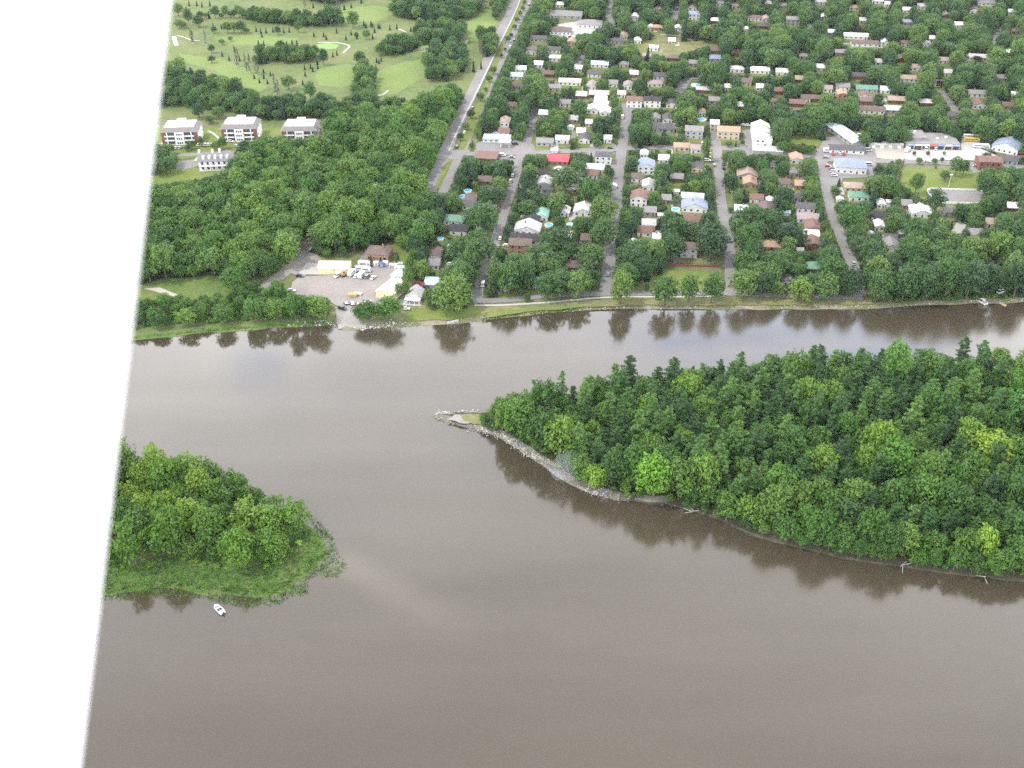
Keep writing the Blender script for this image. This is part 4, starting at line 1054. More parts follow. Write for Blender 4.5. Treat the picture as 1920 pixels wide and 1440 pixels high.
# -------- larger buildings of the suburb
house(1062, 30, 60, 'gx', 'grey', 'grey', 1, d=15, label='long grey roofed institution building near the boulevard top', name='school_building', cat='building', rise=3.2)
house(1107, 47, 44, 'hip', 'grey', 'white', 1, d=16, label='hipped grey roofed pavilion right of the long institution building', name='pavilion', cat='building', rise=3.4)
house(1052, 60, 38, 'hip', 'brown', 'white', 1, d=15, label='brownish hipped pavilion below the long institution building', name='pavilion', cat='building', rise=3.2)
keep_poly([(1060, 38), (1105, 40), (1120, 60), (1040, 70), (1042, 45)])
patch('forecourt', [(1045, 46), (1085, 40), (1130, 52), (1100, 70), (1050, 72)], CONC, zlift=0.1)
# corner shop with pump canopy
o, w, d, h = house(932, 261, 50, 'flat', 'pale grey', 'white', 1, d=9, label='flat roofed corner shop with green fascia on the cross street', name='corner_shop', cat='shop')
obj('fascia', MB().box(-w / 2 - .35, w / 2 + .35, -d / 2 - .45, -d / 2 - .31, h - .8, h + .3).mesh('fascia', roof_mat('mint green')), o)
x, y = G(947, 276)
o = thing('pump_canopy', 'white flat pump canopy standing in front of the corner shop', 'canopy', (x, y, GZ), YAW)
obj('roof', MB().box(-4.2, 4.2, -3, 3, 4.3, 4.9).mesh('roof', FLATR), o)
for sx in (-3, 3):
    obj('post', MB().box(sx - .15, sx + .15, -.15, .15, 0, 4.3).mesh('post', TRIM), o)
    obj('fuel_pump', MB().box(sx - .45, sx + .45, -1.6, -.9, 0, 1.6).mesh('fuel_pump', plain('pump_paint', (.4, .42, .4), .5)), o)
keep_poly([(905, 248), (965, 248), (965, 284), (905, 284)])
# terraces and blocks near the third street
house(1302, 249, 32, 'gx', 'grey', 'grey', 2, d=10, label='two-storey grey house with dark gabled roof and balconies, left of the third street', wall_h=6.2)
house(1340, 236, 15, 'gx', 'pale grey', 'beige', 2, d=9, label='narrow pale grey roofed block at the head of the third street')
house(1366, 250, 40, 'gx', 'orange tan', 'beige', 2, d=10, label='two-storey apartment house with orange tan roof beside the third street', wall_h=6.4)
for k in range(3):
    x, y = G(1428 - k * 2, 272 - k * 11)
    o = thing('row_house', ['white gabled row house, nearest of the three in the white terrace', 'white gabled row house in the middle of the white terrace', 'white gabled row house, farthest of the three in the white terrace'][k], 'house', (x, y, GZ), YAW, 'white terrace')
    obj('wall', gable_shell(13, 9, 5.8, 2.9, 'y').mesh('wall', TRIM), o)
    obj('roof', gable_roof(13, 9, 5.8, 2.9, 'y', .3, .2).mesh('roof', roof_mat('white')), o)
    obj('door', DOOR_W, o, (-3, -4.53, .1)); obj('window', PANE_W, o, (2, -4.53, 1.1)); obj('window', PANE_W, o, (0, -4.53, 4.0)); obj('window', PANE_W, o, (-3.5, -4.53, 3.9))
    BUILT.append((x, y, 8))
keep_poly([(1408, 230), (1446, 230), (1450, 275), (1412, 275)])
house(1440, 284, 54, 'flat', 'pale grey', 'grey', 1, d=10, label='low flat grey workshop below the white terrace', name='workshop', cat='workshop', glazed=False)
# commercial strip on the right
o, w, d, h = house(1596, 315, 55, 'hip', 'blue grey', 'white', 1, d=14, rise=4.2, label='white building with big blue hipped roof at the fourth street corner', name='shop_building', cat='building', wall_h=4.6)
o, w, d, h = house(1588, 282, 62, 'gx', 'dark grey', 'white', 1, d=8, rise=2.0, label='long dark roofed motel block with white colonnade', name='motel_block', cat='building')
for k in range(7):
    obj('column', MB().box(-.15, .15, -.15, .15, 0, 2.6).mesh('column', TRIM), o, (-w / 2 + 1 + k * 1.9, -d / 2 - .8, 0))
x, y = G(1603, 272)
o = thing('long_wing', 'long low building with pale shiny roof running back from the motel block', 'building', (x - 3, y + 16, GZ), R(14))
obj('wall', MB().box(-5.5, 5.5, -20, 20, 0, 3.2).mesh('wall', wall_mat('grey')), o)
obj('roof', gable_roof(11, 40, 3.2, 1.2, 'y').mesh('roof', roof_mat('pale blue')), o)
for k in range(6):
    obj('window', PANE_S, o, (-5.53, -17 + k * 6.5, 1.1))
BUILT.append((x - 3, y + 16, 16))
keep_poly([(1577, 248), (1605, 250), (1620, 275), (1590, 277)])
# strip mall
x, y = G(1750, 281)
o = thing('strip_mall', 'long flat roofed strip mall with blue and white shopfronts', 'shops', (x, y + 10, GZ), R(-3))
WL = 37.0
obj('wall', MB().box(-WL / 2, WL / 2, -10, 12, 0, 4.2).mesh('wall', wall_mat('beige')), o)
rf = obj('roof', MB().box(-WL / 2 - .2, WL / 2 + .2, -10.2, 12.2, 4.21, 4.6).mesh('roof', plain('grey_gravel_roof', (.21, .20, .20), .95, .15, .2)), o)
obj('upper_roof', MB().box(-WL / 2 - .1, -3, -4, 12.1, 4.61, 6.6).mesh('upper_roof', plain('grey_gravel_roof', (.21, .20, .20))), rf)
for vx, vy in ((-12, 4), (-9, 8), (5, 0), (12, 3)):
    obj('roof_unit', MB().box(vx - .9, vx + .9, vy - .7, vy + .7, 4.61 if vx > -3 else 6.61, 7.4 if vx < -3 else 5.5).mesh('roof_unit', FLATR), rf)
cols = [(0.25, .38, .6), (.72, .72, .7), (.72, .72, .7), (.6, .12, .1), (.2, .3, .55), (.7, .7, .68), (.3, .4, .6)]
for k in range(7):
    cx = -WL / 2 + WL * (k + .5) / 7
    obj('shop_sign', MB().box(-2.4, 2.4, -.25, 0, 3.0, 4.15).mesh('shop_sign', plain('shop_sign_%d' % k, cols[k], .5)), o, (cx, -10.22, 0))
    obj('shop_window', MB().box(-2.1, 2.1, -.06, .06, .3, 2.8).mesh('shop_window', GLASS), o, (cx, -10.05, 0))
BUILT.append((x, y + 10, 17))
keep_poly([(1700, 250), (1745, 248), (1765, 262), (1800, 266), (1800, 285), (1700, 285)])
house(1893, 278, 46, 'gy', 'blue grey', 'white', 1, d=16, rise=3.4, wall_h=4.2, label='white hall with steep blue grey gable roof at the right edge', name='hall', cat='hall', yaw=R(-35))
house(1855, 307, 40, 'gx', 'reddish brown', 'red brick', 2, d=11, label='two-storey red brick house with brown roof by the park', wall_h=6.4, rise=1.6)
x, y = G(1660, 276)
o = thing('storage_shed', 'long low grey storage shed on the sandy lot left of the strip mall', 'shed', (x, y, GZ), R(-2))
obj('wall', MB().box(-12, 12, -2.2, 2.2, 0, 2.4).mesh('wall', wall_mat('grey')), o)
obj('roof', gable_roof(24, 4.4, 2.4, .6, 'x', .3, .12).mesh('roof', roof_mat('pale grey')), o)
for k in range(4):
    obj('door', MB().box(-1.1, 1.1, -.05, .05, .1, 2.1).mesh('door', TRIM), o, (-9 + k * 6, -2.24, 0))
keep_poly([(1640, 268), (1695, 270), (1695, 280), (1640, 280)])
# ice rink with white boards
x, y = G(1800, 370)
o = thing('outdoor_rink', 'outdoor rink with rounded white boards in the park', 'rink', (x, y, GZ), R(-4))
prof = []
for cx, cy, a0 in ((14.5, 6.5, 0), (-14.5, 6.5, 90), (-14.5, -6.5, 180), (14.5, -6.5, 270)):
    for k in range(6):
        a = R(a0 + k * 18)
        prof.append((cx + 4.5 * math.cos(a), cy + 4.5 * math.sin(a)))
obj('rink_floor', MB().prism(prof, .35, .42, 'z').mesh('rink_floor', ASPH), o)
n = len(prof)
vs = [(p[0], p[1], z) for z in (.0, 1.45) for p in prof] + [(p[0] * 1.012, p[1] * 1.02, z) for z in (.0, 1.45) for p in prof]
fs = []
for i in range(n):
    j = (i + 1) % n
    fs += [(j, i, n + i, n + j), (2 * n + i, 2 * n + j, 3 * n + j, 3 * n + i), (n + i, 3 * n + i, 3 * n + j, n + j)]
obj('boards', MB().add(vs, fs).mesh('boards', TRIM), o)
keep_poly([(1768, 352), (1840, 352), (1845, 382), (1768, 382)])
x, y = G(1778, 352)
o = thing('light_mast', 'white floodlight mast beside the outdoor rink', 'light mast', (x, y, GZ))
obj('pole', MB().tube((0, 0, 0), (0, 0, 9), .13, .09, 8).mesh('pole', TRIM), o)
obj('lamp_head', MB().box(-.9, .9, -.3, .3, 8.9, 9.3).mesh('lamp_head', TRIM), o)
# red garden wall below the brown riverside house
x, y = G(1303, 500)
o = thing('garden_wall', 'long low dark red garden wall above the green riverside lawn', 'wall', (x, y, GZ), R(-3))
for k in range(12):
    obj('plank', MB().box(-1.14, 1.14, -.15, .15, 0, 1.2).mesh('plank', plain('red_planks', (.20, .045, .045), .8, .2, .8)), o, (-13.2 + k * 2.4, 0, 0))
keep_poly([(1255, 494), (1350, 496), (1350, 506), (1255, 504)])
keep_poly([(1275, 455), (1312, 455), (1312, 496), (1262, 496)])
# ================================================================== vehicles
def paint_mat():
    m, nt, b, new, link = nodes_of('car_paint')
    oi = new('ShaderNodeObjectInfo')
    link(oi.outputs['Color'], b.inputs['Base Color'])
    b.inputs['Roughness'].default_value = 0.3
    b.inputs['Coat Weight'].default_value = 0.4
    return m
PAINT = paint_mat()
TYRE = plain('tyre_rubber', (0.03, 0.03, 0.03), 0.9)
LAMP = plain('headlight_glass', (0.6, 0.6, 0.6), 0.2)
def car_meshes(L_, W_, sill, belt, roof, hood, boot, slant=.5):
    a, b = -L_ / 2, L_ / 2
    body = MB().prism([(a, sill), (a + .03, belt - .12), (a + boot, belt), (b - hood, belt), (b - .25, belt - .16), (b, belt - .3), (b, sill)], -W_ / 2, W_ / 2, 'y').mesh('body', PAINT)
    c0, c1 = a + boot * .55, b - hood + .1
    m = MB()
    i = .14
    vs = [(c0, -W_ / 2 + .06, belt), (c1, -W_ / 2 + .06, belt), (c1, W_ / 2 - .06, belt), (c0, W_ / 2 - .06, belt),
          (c0 + slant * .6, -W_ / 2 + i + .08, roof), (c1 - slant, -W_ / 2 + i + .08, roof), (c1 - slant, W_ / 2 - i - .08, roof), (c0 + slant * .6, W_ / 2 - i - .08, roof)]
    glass = m.add(vs, [(0, 1, 5, 4), (1, 2, 6, 5), (2, 3, 7, 6), (3, 0, 4, 7), (4, 5, 6, 7)]).mesh('windows', GLASS)
    top = MB().box(c0 + slant * .6 - .04, c1 - slant + .04, -W_ / 2 + i + .03, W_ / 2 - i - .03, roof + .005, roof + .07).mesh('roof_panel', PAINT)
    return body, glass, top, L_, W_
WHEEL = MB().tube((0, -.11, 0), (0, .11, 0), .33, .33, 10).mesh('wheel', TYRE)
HLAMP = MB().box(-.04, .04, -.2, .2, -.09, .09).mesh('headlight', LAMP)
CARS = {'car': car_meshes(4.5, 1.8, .28, .88, 1.42, 1.35, .9), 'suv': car_meshes(4.7, 1.9, .35, 1.05, 1.75, 1.25, .15, .35),
        'van': car_meshes(5.4, 2.0, .35, 1.2, 2.2, .9, .08, .45), 'pickup': car_meshes(5.4, 1.95, .4, 1.05, 1.8, 1.4, 2.3, .4)}
CC = {'white': (.75, .75, .76, 1), 'silver': (.42, .43, .45, 1), 'grey': (.16, .16, .17, 1), 'black': (.02, .02, .025, 1), 'red': (.38, .03, .03, 1), 'dark red': (.14, .02, .03, 1), 'blue': (.06, .1, .28, 1), 'yellow': (.6, .4, .06, 1), 'orange': (.7, .25, .05, 1)}
def car(u, v, kind, col, head, label, group=None):
    x, y = G(u, v)
    body, glass, top, L_, W_ = CARS[kind]
    nm = {'car': 'car', 'suv': 'car', 'van': 'van', 'pickup': 'pickup_truck'}[kind]
    o = thing(nm, label, {'car': 'car', 'suv': 'car', 'van': 'van', 'pickup': 'pickup truck'}[kind], (x, y, GZ + .42), YAW + R(head), group)
    for n_, me in (('body', body), ('windows', glass), ('roof_panel', top)):
        c = obj(n_, me, o); c.color = CC[col]
    for sx in (-.31, .31):
        for sy in (-1, 1):
            obj('wheel', WHEEL, o, (L_ * sx, sy * (W_ / 2 - .1), .33))
    for sy in (-1, 1):
        obj('headlight', HLAMP, o, (L_ / 2 + .01, sy * (W_ / 2 - .35), .62))
    keep_poly([(u - 6, v - 5), (u + 6, v - 5), (u + 6, v + 4), (u - 6, v + 4)])
    return o
def camper(u, v, L_, head, label, col='white', name='camper', cat='camper', stripe=(.25, .3, .45)):
    x, y = G(u, v)
    o = thing(name, label, cat, (x, y, GZ + .42), YAW + R(head))
    b = obj('body', MB().prism([(-L_ / 2, .5), (-L_ / 2, 2.7), (L_ / 2 - .9, 2.9), (L_ / 2 - .1, 2.2), (L_ / 2, 1.2), (L_ / 2, .5)], -1.15, 1.15, 'y').mesh('body', PAINT), o)
    b.color = CC[col]
    for sy in (-1, 1):
        obj('window_strip', MB().box(-L_ / 2 + .6, L_ / 2 - 1.2, -.03, .03, 1.6, 2.2).mesh('window_strip', GLASS), o, (0, sy * 1.17, 0))
        obj('stripe', MB().box(-L_ / 2 + .2, L_ / 2 - .4, -.02, .02, 1.0, 1.25).mesh('stripe', plain('stripe_%d' % int(stripe[0] * 100), stripe, .5)), o, (0, sy * 1.165, 0))
    obj('windscreen', MB().box(-.03, .03, -.95, .95, 1.4, 2.0).mesh('windscreen', GLASS), o, (L_ / 2 + .0, 0, 0))
    for sx in (-.3, .32):
        for sy in (-1, 1):
            obj('wheel', WHEEL, o, (L_ * sx, sy * 1.02, .33))
    keep_poly([(u - L_ * 1.4, v - 7), (u + L_ * 1.4, v - 7), (u + L_ * 1.4, v + 4), (u - L_ * 1.4, v + 4)])
    return o

AL, AC = 90, 0        # along the streets, along the cross street
for c in [
    (961, 331, 'car', 'white', AL, 'white car parked on the first street, upper one of the pair'), (957, 342, 'suv', 'white', AL, 'white car parked on the first street, lower one of the pair'),
    (906, 536, 'van', 'white', AL, 'white delivery van at the river end of the first street'), (934, 465, 'car', 'grey', AL, 'dark car halfway down the first street'), (938, 449, 'car', 'white', AL, 'white car parked on the first street above the dark car'),
    (976, 421, 'suv', 'white', AC, 'white car in the drive beside the pale gabled house'), (983, 409, 'car', 'white', AC, 'white car in the drive left of the mint green roof'), (950, 463, 'car', 'white', AC, 'white car in the drive of the brown roofed brick house'),
    (845, 498, 'car', 'white', AC, 'white car half under trees left of the first street'), (761, 581, 'car', 'white', AC, 'white car beside the porch of the riverside house'),
    (964, 77, 'car', 'black', AL, 'black car on the right carriageway of the boulevard'), (957, 89, 'car', 'white', AL, 'white car following the black car on the boulevard'), (886, 204, 'car', 'grey', AL, 'grey car on the left carriageway beside a median tree'),
    (871, 250, 'car', 'white', AL, 'white car near the lower end of the boulevard median'), (857, 277, 'car', 'dark red', AL, 'dark red car waiting at the boulevard crossing'), (992, 10, 'car', 'grey', AL, 'dark car at the far top of the boulevard'),
    (966, 272, 'suv', 'black', AC, 'black car parked right of the pump canopy'), (942, 293, 'suv', 'white', AC, 'white car in the lot right of the flat brown roof'), (960, 297, 'car', 'grey', AC, 'dark car in the lot right of the flat brown roof'),
    (1167, 222, 'van', 'white', AL, 'white van parked near the top of the second street'), (1144, 279, 'car', 'black', AC, 'black car turning off the second street'),
    (1327, 289, 'car', 'silver', AC, 'silver car, uppermost of three in the third street drive'), (1326, 296, 'car', 'white', AC, 'white car, middle of three in the third street drive'), (1326, 303, 'suv', 'white', AC, 'white car, lowest of three in the third street drive'),
    (1339, 312, 'car', 'grey', AL, 'dark car parked on the left side of the third street'), (1355, 309, 'car', 'grey', AL, 'dark car parked on the right side of the third street, upper one'), (1356, 317, 'car', 'black', AL, 'black car parked on the right side of the third street, lower one'), (1317, 271, 'car', 'white', AL, 'white car in front of the two-storey grey house'),
    (1394, 236, 'car', 'white', AC, 'white car behind the orange roofed apartments, left one'), (1402, 237, 'car', 'white', AC, 'white car behind the orange roofed apartments, right one'),
    (1562, 291, 'car', 'red', AL, 'red car left of two before the motel colonnade'), (1574, 291, 'car', 'silver', AL, 'silver car between red cars at the motel colonnade'), (1582, 291, 'car', 'red', AL, 'red car right of two before the motel colonnade'),
    (1627, 284, 'van', 'silver', AC, 'silver van at the right end of the motel block'), (1548, 297, 'car', 'grey', AC, 'grey car at the head of the fourth street'), (1720, 281, 'car', 'black', AC, 'black car left before the strip mall'), (1735, 282, 'van', 'white', AL, 'white van before the strip mall'),
    (1753, 281, 'suv', 'white', AL, 'white car before the middle of the strip mall'), (1767, 279, 'car', 'silver', AL, 'silver car before the right half of the strip mall'), (1791, 279, 'car', 'white', AL, 'white car before the right end of the strip mall'),
    (1850, 280, 'car', 'silver', AC, 'silver car, uppermost of the slanting row by the hall'), (1856, 284, 'car', 'grey', AC, 'grey car, middle of the slanting row by the hall'), (1862, 288, 'car', 'black', AC, 'black car, lowest of the slanting row by the hall'), (1877, 268, 'car', 'red', AC, 'red car behind the hall at the right edge'),
    (1738, 305, 'car', 'silver', AC, 'silver car driving on the cross street by the park'), (1552, 313, 'car', 'red', AC, 'red car left of the blue hipped building'), (1560, 318, 'car', 'grey', AC, 'grey car left of the blue hipped building'), (1563, 324, 'suv', 'white', AC, 'white car left of the blue hipped building, upper one'), (1564, 331, 'suv', 'white', AC, 'white car left of the blue hipped building, lower one'),
    (1628, 311, 'van', 'silver', AC, 'silver van right of the blue hipped building'), (1830, 313, 'car', 'silver', AC, 'silver car in the drive left of the red brick house'), (1915, 291, 'car', 'red', AC, 'red car at the right edge before the hall'),
    (433, 267, 'car', 'white', AC, 'white car in the lot below the middle apartment block'), (445, 276, 'car', 'silver', AC, 'silver car at the right end of the apartment lot'),
    (633, 519, 'pickup', 'white', 70, 'white pickup before the long cream shed'), (668, 520, 'car', 'white', 80, 'white car left of the box truck in the boat yard'), (689, 521, 'suv', 'grey', 80, 'grey car in the boat yard row'), (700, 523, 'car', 'white', 70, 'white car at the right end of the boat yard row'),
    (642, 581, 'suv', 'black', -20, 'black car at the top of the gravel boat ramp'), (563, 520, 'car', 'black', 0, 'black car at the left corner of the boat yard'), (547, 547, 'car', 'silver', 0, 'silver car left of the boat yard under the trees'), (1876, 550, 'van', 'white', 40, 'white van on the bank above the small dock'),
    (1140, 517, 'car', 'grey', AL, 'dark car near the river end of the second street'), (1600, 66 + 430, 'car', 'silver', AL, 'silver car near the river end of the fourth street'),
]:
    car(*c)
for i, u in enumerate((373, 379, 385, 391, 397)):
    car(u, 273, 'car', ('white', 'silver', 'white', 'white', 'silver')[i], AL, 'pale car parked in the row below the leftmost apartment block', 'apartment parking row')
for i, u in enumerate((322, 330, 338)):
    car(u, 279, 'car', ('white', 'white', 'silver')[i], AL, 'pale car in the lower left apartment parking row', 'lower apartment parking row')
camper(660, 516, 6.0, 75, 'white camper van parked by the right end of the long cream shed')
camper(678, 520, 6.0, 80, 'white box truck in the middle of the boat yard row', name='box_truck', cat='truck')
camper(677, 509, 5.5, 0, 'white caravan behind the boat yard row, left one', name='caravan', cat='caravan')
camper(687, 510, 5.2, 0, 'white caravan behind the boat yard row, right one', name='caravan', cat='caravan')
camper(751, 509, 6.2, 0, 'long white trailer beside the pale blue lean-to', name='trailer', cat='trailer')
camper(1822, 260, 12.0, 0, 'white bus parked behind the strip mall', name='bus', cat='bus')
camper(1821, 266, 11.0, 0, 'yellow bus parked in front of the white bus', 'yellow', 'bus', 'bus', (.05, .05, .05))
camper(1839, 278, 11.5, 0, 'long white trailer in the lot left of the hall', name='trailer', cat='trailer')
camper(1552, 286, 6.5, 0, 'white camper at the left end of the motel block')
camper(1701, 285, 5.5, 60, 'red and white truck left of the strip mall', name='box_truck', cat='truck', stripe=(.5, .04, .04))

# excavator and skips
def digger(u, v, label):
    x, y = G(u, v)
    Y_ = plain('digger_paint', (.42, .22, .08), .6)
    o = thing('digger', label, 'digger', (x, y, GZ + .4), R(30))
    for sy in (-1, 1):
        obj('track', MB().box(-1.5, 1.5, sy * .9 - .25, sy * .9 + .25, 0, .7).mesh('track', TYRE), o)
    obj('cab', MB().box(-1.3, .7, -.9, .9, .72, 2.0).mesh('cab', Y_), o)
    obj('cab_window', MB().box(-.1, .72, -.8, .1, 2.01, 2.8).mesh('cab_window', GLASS), o)
    obj('boom', MB().tube((.6, .4, 1.6), (2.4, .4, 3.4), .2, .16, 6).tube((2.4, .4, 3.4), (3.8, .4, 1.6), .16, .12, 6).mesh('boom', Y_), o)
    obj('bucket', MB().box(3.4, 4.2, 0, .8, .8, 1.5).mesh('bucket', DOORM), o)
digger(644, 519, 'orange digger before the long cream shed')
digger(1785, 260, 'yellow digger behind the strip mall')
def crate(u, v, w, d, h, col, label, name='storage_box', cat='box', lid=True):
    x, y = G(u, v)
    o = thing(name, label, cat, (x, y, GZ + .4), YAW + rnd.uniform(-.15, .15))
    mt = plain('box_%s' % '_'.join(str(int(c * 100)) for c in col), col, .6, .1, .5)
    obj('body', MB().box(-w / 2, w / 2, -d / 2, d / 2, 0, h).mesh('body', mt), o)
    if lid:
        obj('lid', MB().box(-w / 2 - .06, w / 2 + .06, -d / 2 - .06, d / 2 + .06, h + .01, h + .12).mesh('lid', mt), o)
    obj('door', MB().box(-w * .3, w * .3, -.04, .04, h * .1, h * .85).mesh('door', plain('box_door', (.3, .3, .32), .6)), o, (0, -d / 2 - .05, 0))
for i, (u, v, w, h) in enumerate(((681, 498, 5.5, 2.3), (692, 499, 2.2, 2.2), (700, 499, 1.8, 2.0), (706, 499, 2.2, 2.3), (723, 497, 3.0, 1.8), (733, 500, 2.0, 1.2), (741, 500, 2.2, 1.2), (751, 499, 3.0, 1.6))):
    crate(u, v, w, 2.2, h, (.7, .7, .7), 'white storage box in the row along the back of the boat yard, ' + ('leftmost', 'second from left', 'third from left', 'fourth from left', 'fifth from left', 'sixth from left', 'seventh from left', 'rightmost')[i])
crate(716, 501, 2.4, 2, 2.4, (.05, .13, .5), 'bright blue tank among the white boxes of the boat yard', 'tank', 'tank')
crate(662, 557, 4.0, 2.2, 1.7, (.55, .33, .04), 'yellow skip near the river side of the boat yard', 'skip', 'skip', False)
crate(671, 553, 4.5, 2.4, .8, (.4, .44, .5), 'flat grey trailer bed behind the yellow skip', 'trailer', 'trailer', False)
crate(1660, 272, 4.5, 2.4, 1.8, (.7, .7, .7), 'white container on the low grey storage shed lot', 'container', 'container')
crate(1610, 256, 2.5, 2, 1.8, (.68, .68, .68), 'small white box behind the motel tree')
# garden sheds and clutter that glint between the trees
for i, (u, v, c) in enumerate(((1040, 283, 0), (1070, 240, 0), (1085, 339, 0), (1150, 350, 1), (1240, 405, 0), (1187, 455, 0), (1268, 360, 0), (1330, 440, 0), (1500, 470, 0), (1632, 440, 0), (1668, 380, 0), (1905, 330, 0), (1700, 425, 1), (1415, 420, 0), (1475, 400, 1), (1575, 375, 0), (940, 500, 1), (1020, 480, 0), (900, 430, 0), (845, 465, 1))):
    house(u, v, 11, ('gx', 'gy')[i % 2], ('white', 'pale blue')[c], 'white', 1, d=3.2, wall_h=2.2, rise=.8, name='garden_shed', cat='garden shed', glazed=False, chimney=False)

# ================================================================== pools
POOLW = plain('pool_water', (0.10, 0.42, 0.68), 0.08, 0.06, 0.5, spec=0.5)
def pool(u, v, r, label, tall=1.2):
    x, y = G(u, v)
    o = thing('swimming_pool', label, 'pool', (x, y, GZ))
    n = 24
    vs, fs = [], []
    for k in range(n):
        a = 2 * math.pi * k / n
        c, s_ = math.cos(a), math.sin(a)
        vs += [(r * c, r * s_, 0), (r * c, r * s_, tall), ((r - .25) * c, (r - .25) * s_, tall), ((r - .25) * c, (r - .25) * s_, .2)]
    for k in range(n):
        a, b = 4 * k, 4 * ((k + 1) % n)
        fs += [(a, b, b + 1, a + 1), (a + 1, b + 1, b + 2, a + 2), (a + 2, b + 2, b + 3, a + 3)]
    obj('rim', MB().add(vs, fs).mesh('rim', TRIM), o)
    obj('water', MB().add([((r - .26) * math.cos(2 * math.pi * k / n), (r - .26) * math.sin(2 * math.pi * k / n), tall - .22) for k in range(n)], [tuple(range(n))]).mesh('water', POOLW), o)
    BUILT.append((x, y, r))
    keep_poly([(u - 9, v - 7), (u + 9, v - 7), (u + 9, v + 4), (u - 9, v + 4)])
for p in ((869, 371, 2.8, 'round blue pool above the green hipped roof'), (877, 360, 2.6, 'small blue pool uppermost left of the first street'), (826, 450, 2.0, 'small blue pool below the green hipped roof'), (1029, 424, 2.6, 'blue pool right of the pale gabled house'),
          (1069, 423, 2.3, 'blue pool in the garden left of the second street'), (1267, 395, 2.8, 'blue pool beside the blue grey gabled house'), (1316, 226, 3.4, 'blue pool behind the two-storey grey house'), (1304, 161, 3.6, 'turquoise pool on the far corner lot'), (929, 252, 2.2, 'blue pool behind the corner shop'),
          (1101, 257, 2.0, 'small blue pool between the first and second streets'), (1663, 189, 2.2, 'small blue pool by the tan roofed far bungalow'), (1230, 440, 2.0, 'small blue pool right of the second street')):
    pool(*p)

# ================================================================== poles and lamps
WOODP = plain('pole_wood', (.30, .27, .24), .9, .2, 1)
def pole(u, v, label, h=10):
    x, y = G(u, v)
    o = thing('utility_pole', label, 'utility pole', (x, y, GZ), YAW)
    obj('pole', MB().tube((0, 0, 0), (0, 0, h), .17, .11, 7).mesh('pole', WOODP), o)
    obj('cross_arm', MB().box(-1.1, 1.1, -.06, .06, h - .9, h - .75).mesh('cross_arm', WOODP), o)
    for k in (-1, 0, 1):
        obj('insulator', MB().tube((k * .95, 0, h - .74), (k * .95, 0, h - .5), .07, .05, 6).mesh('insulator', TRIM), o)
    uu, vt = P(x, y, GZ + h)
    keep_poly([(uu - 2, vt), (uu + 2, vt), (u + 2, v - 4), (u - 2, v - 4)])
for p in ((893, 286, 'pale utility pole left of the corner shop'), (905, 566, 'utility pole at the river end of the first street'), (940, 452, 'utility pole halfway along the first street'), (1077, 396, 'utility pole among trees between first and second streets'), (1153, 512, 'utility pole near the river end of the second street'),
          (1381, 472, 'utility pole in the lower third street'), (1370, 385, 'utility pole where the third street bends'), (1617, 496, 'utility pole right of the lower fourth street'), (1267, 262, 'utility pole left of the two-storey grey house'), (1073, 262, 'utility pole behind the pale grey roof'), (1161, 205, 'utility pole at the top of the second street'), (1361, 330, 'utility pole right of the upper third street')):
    pole(*p)

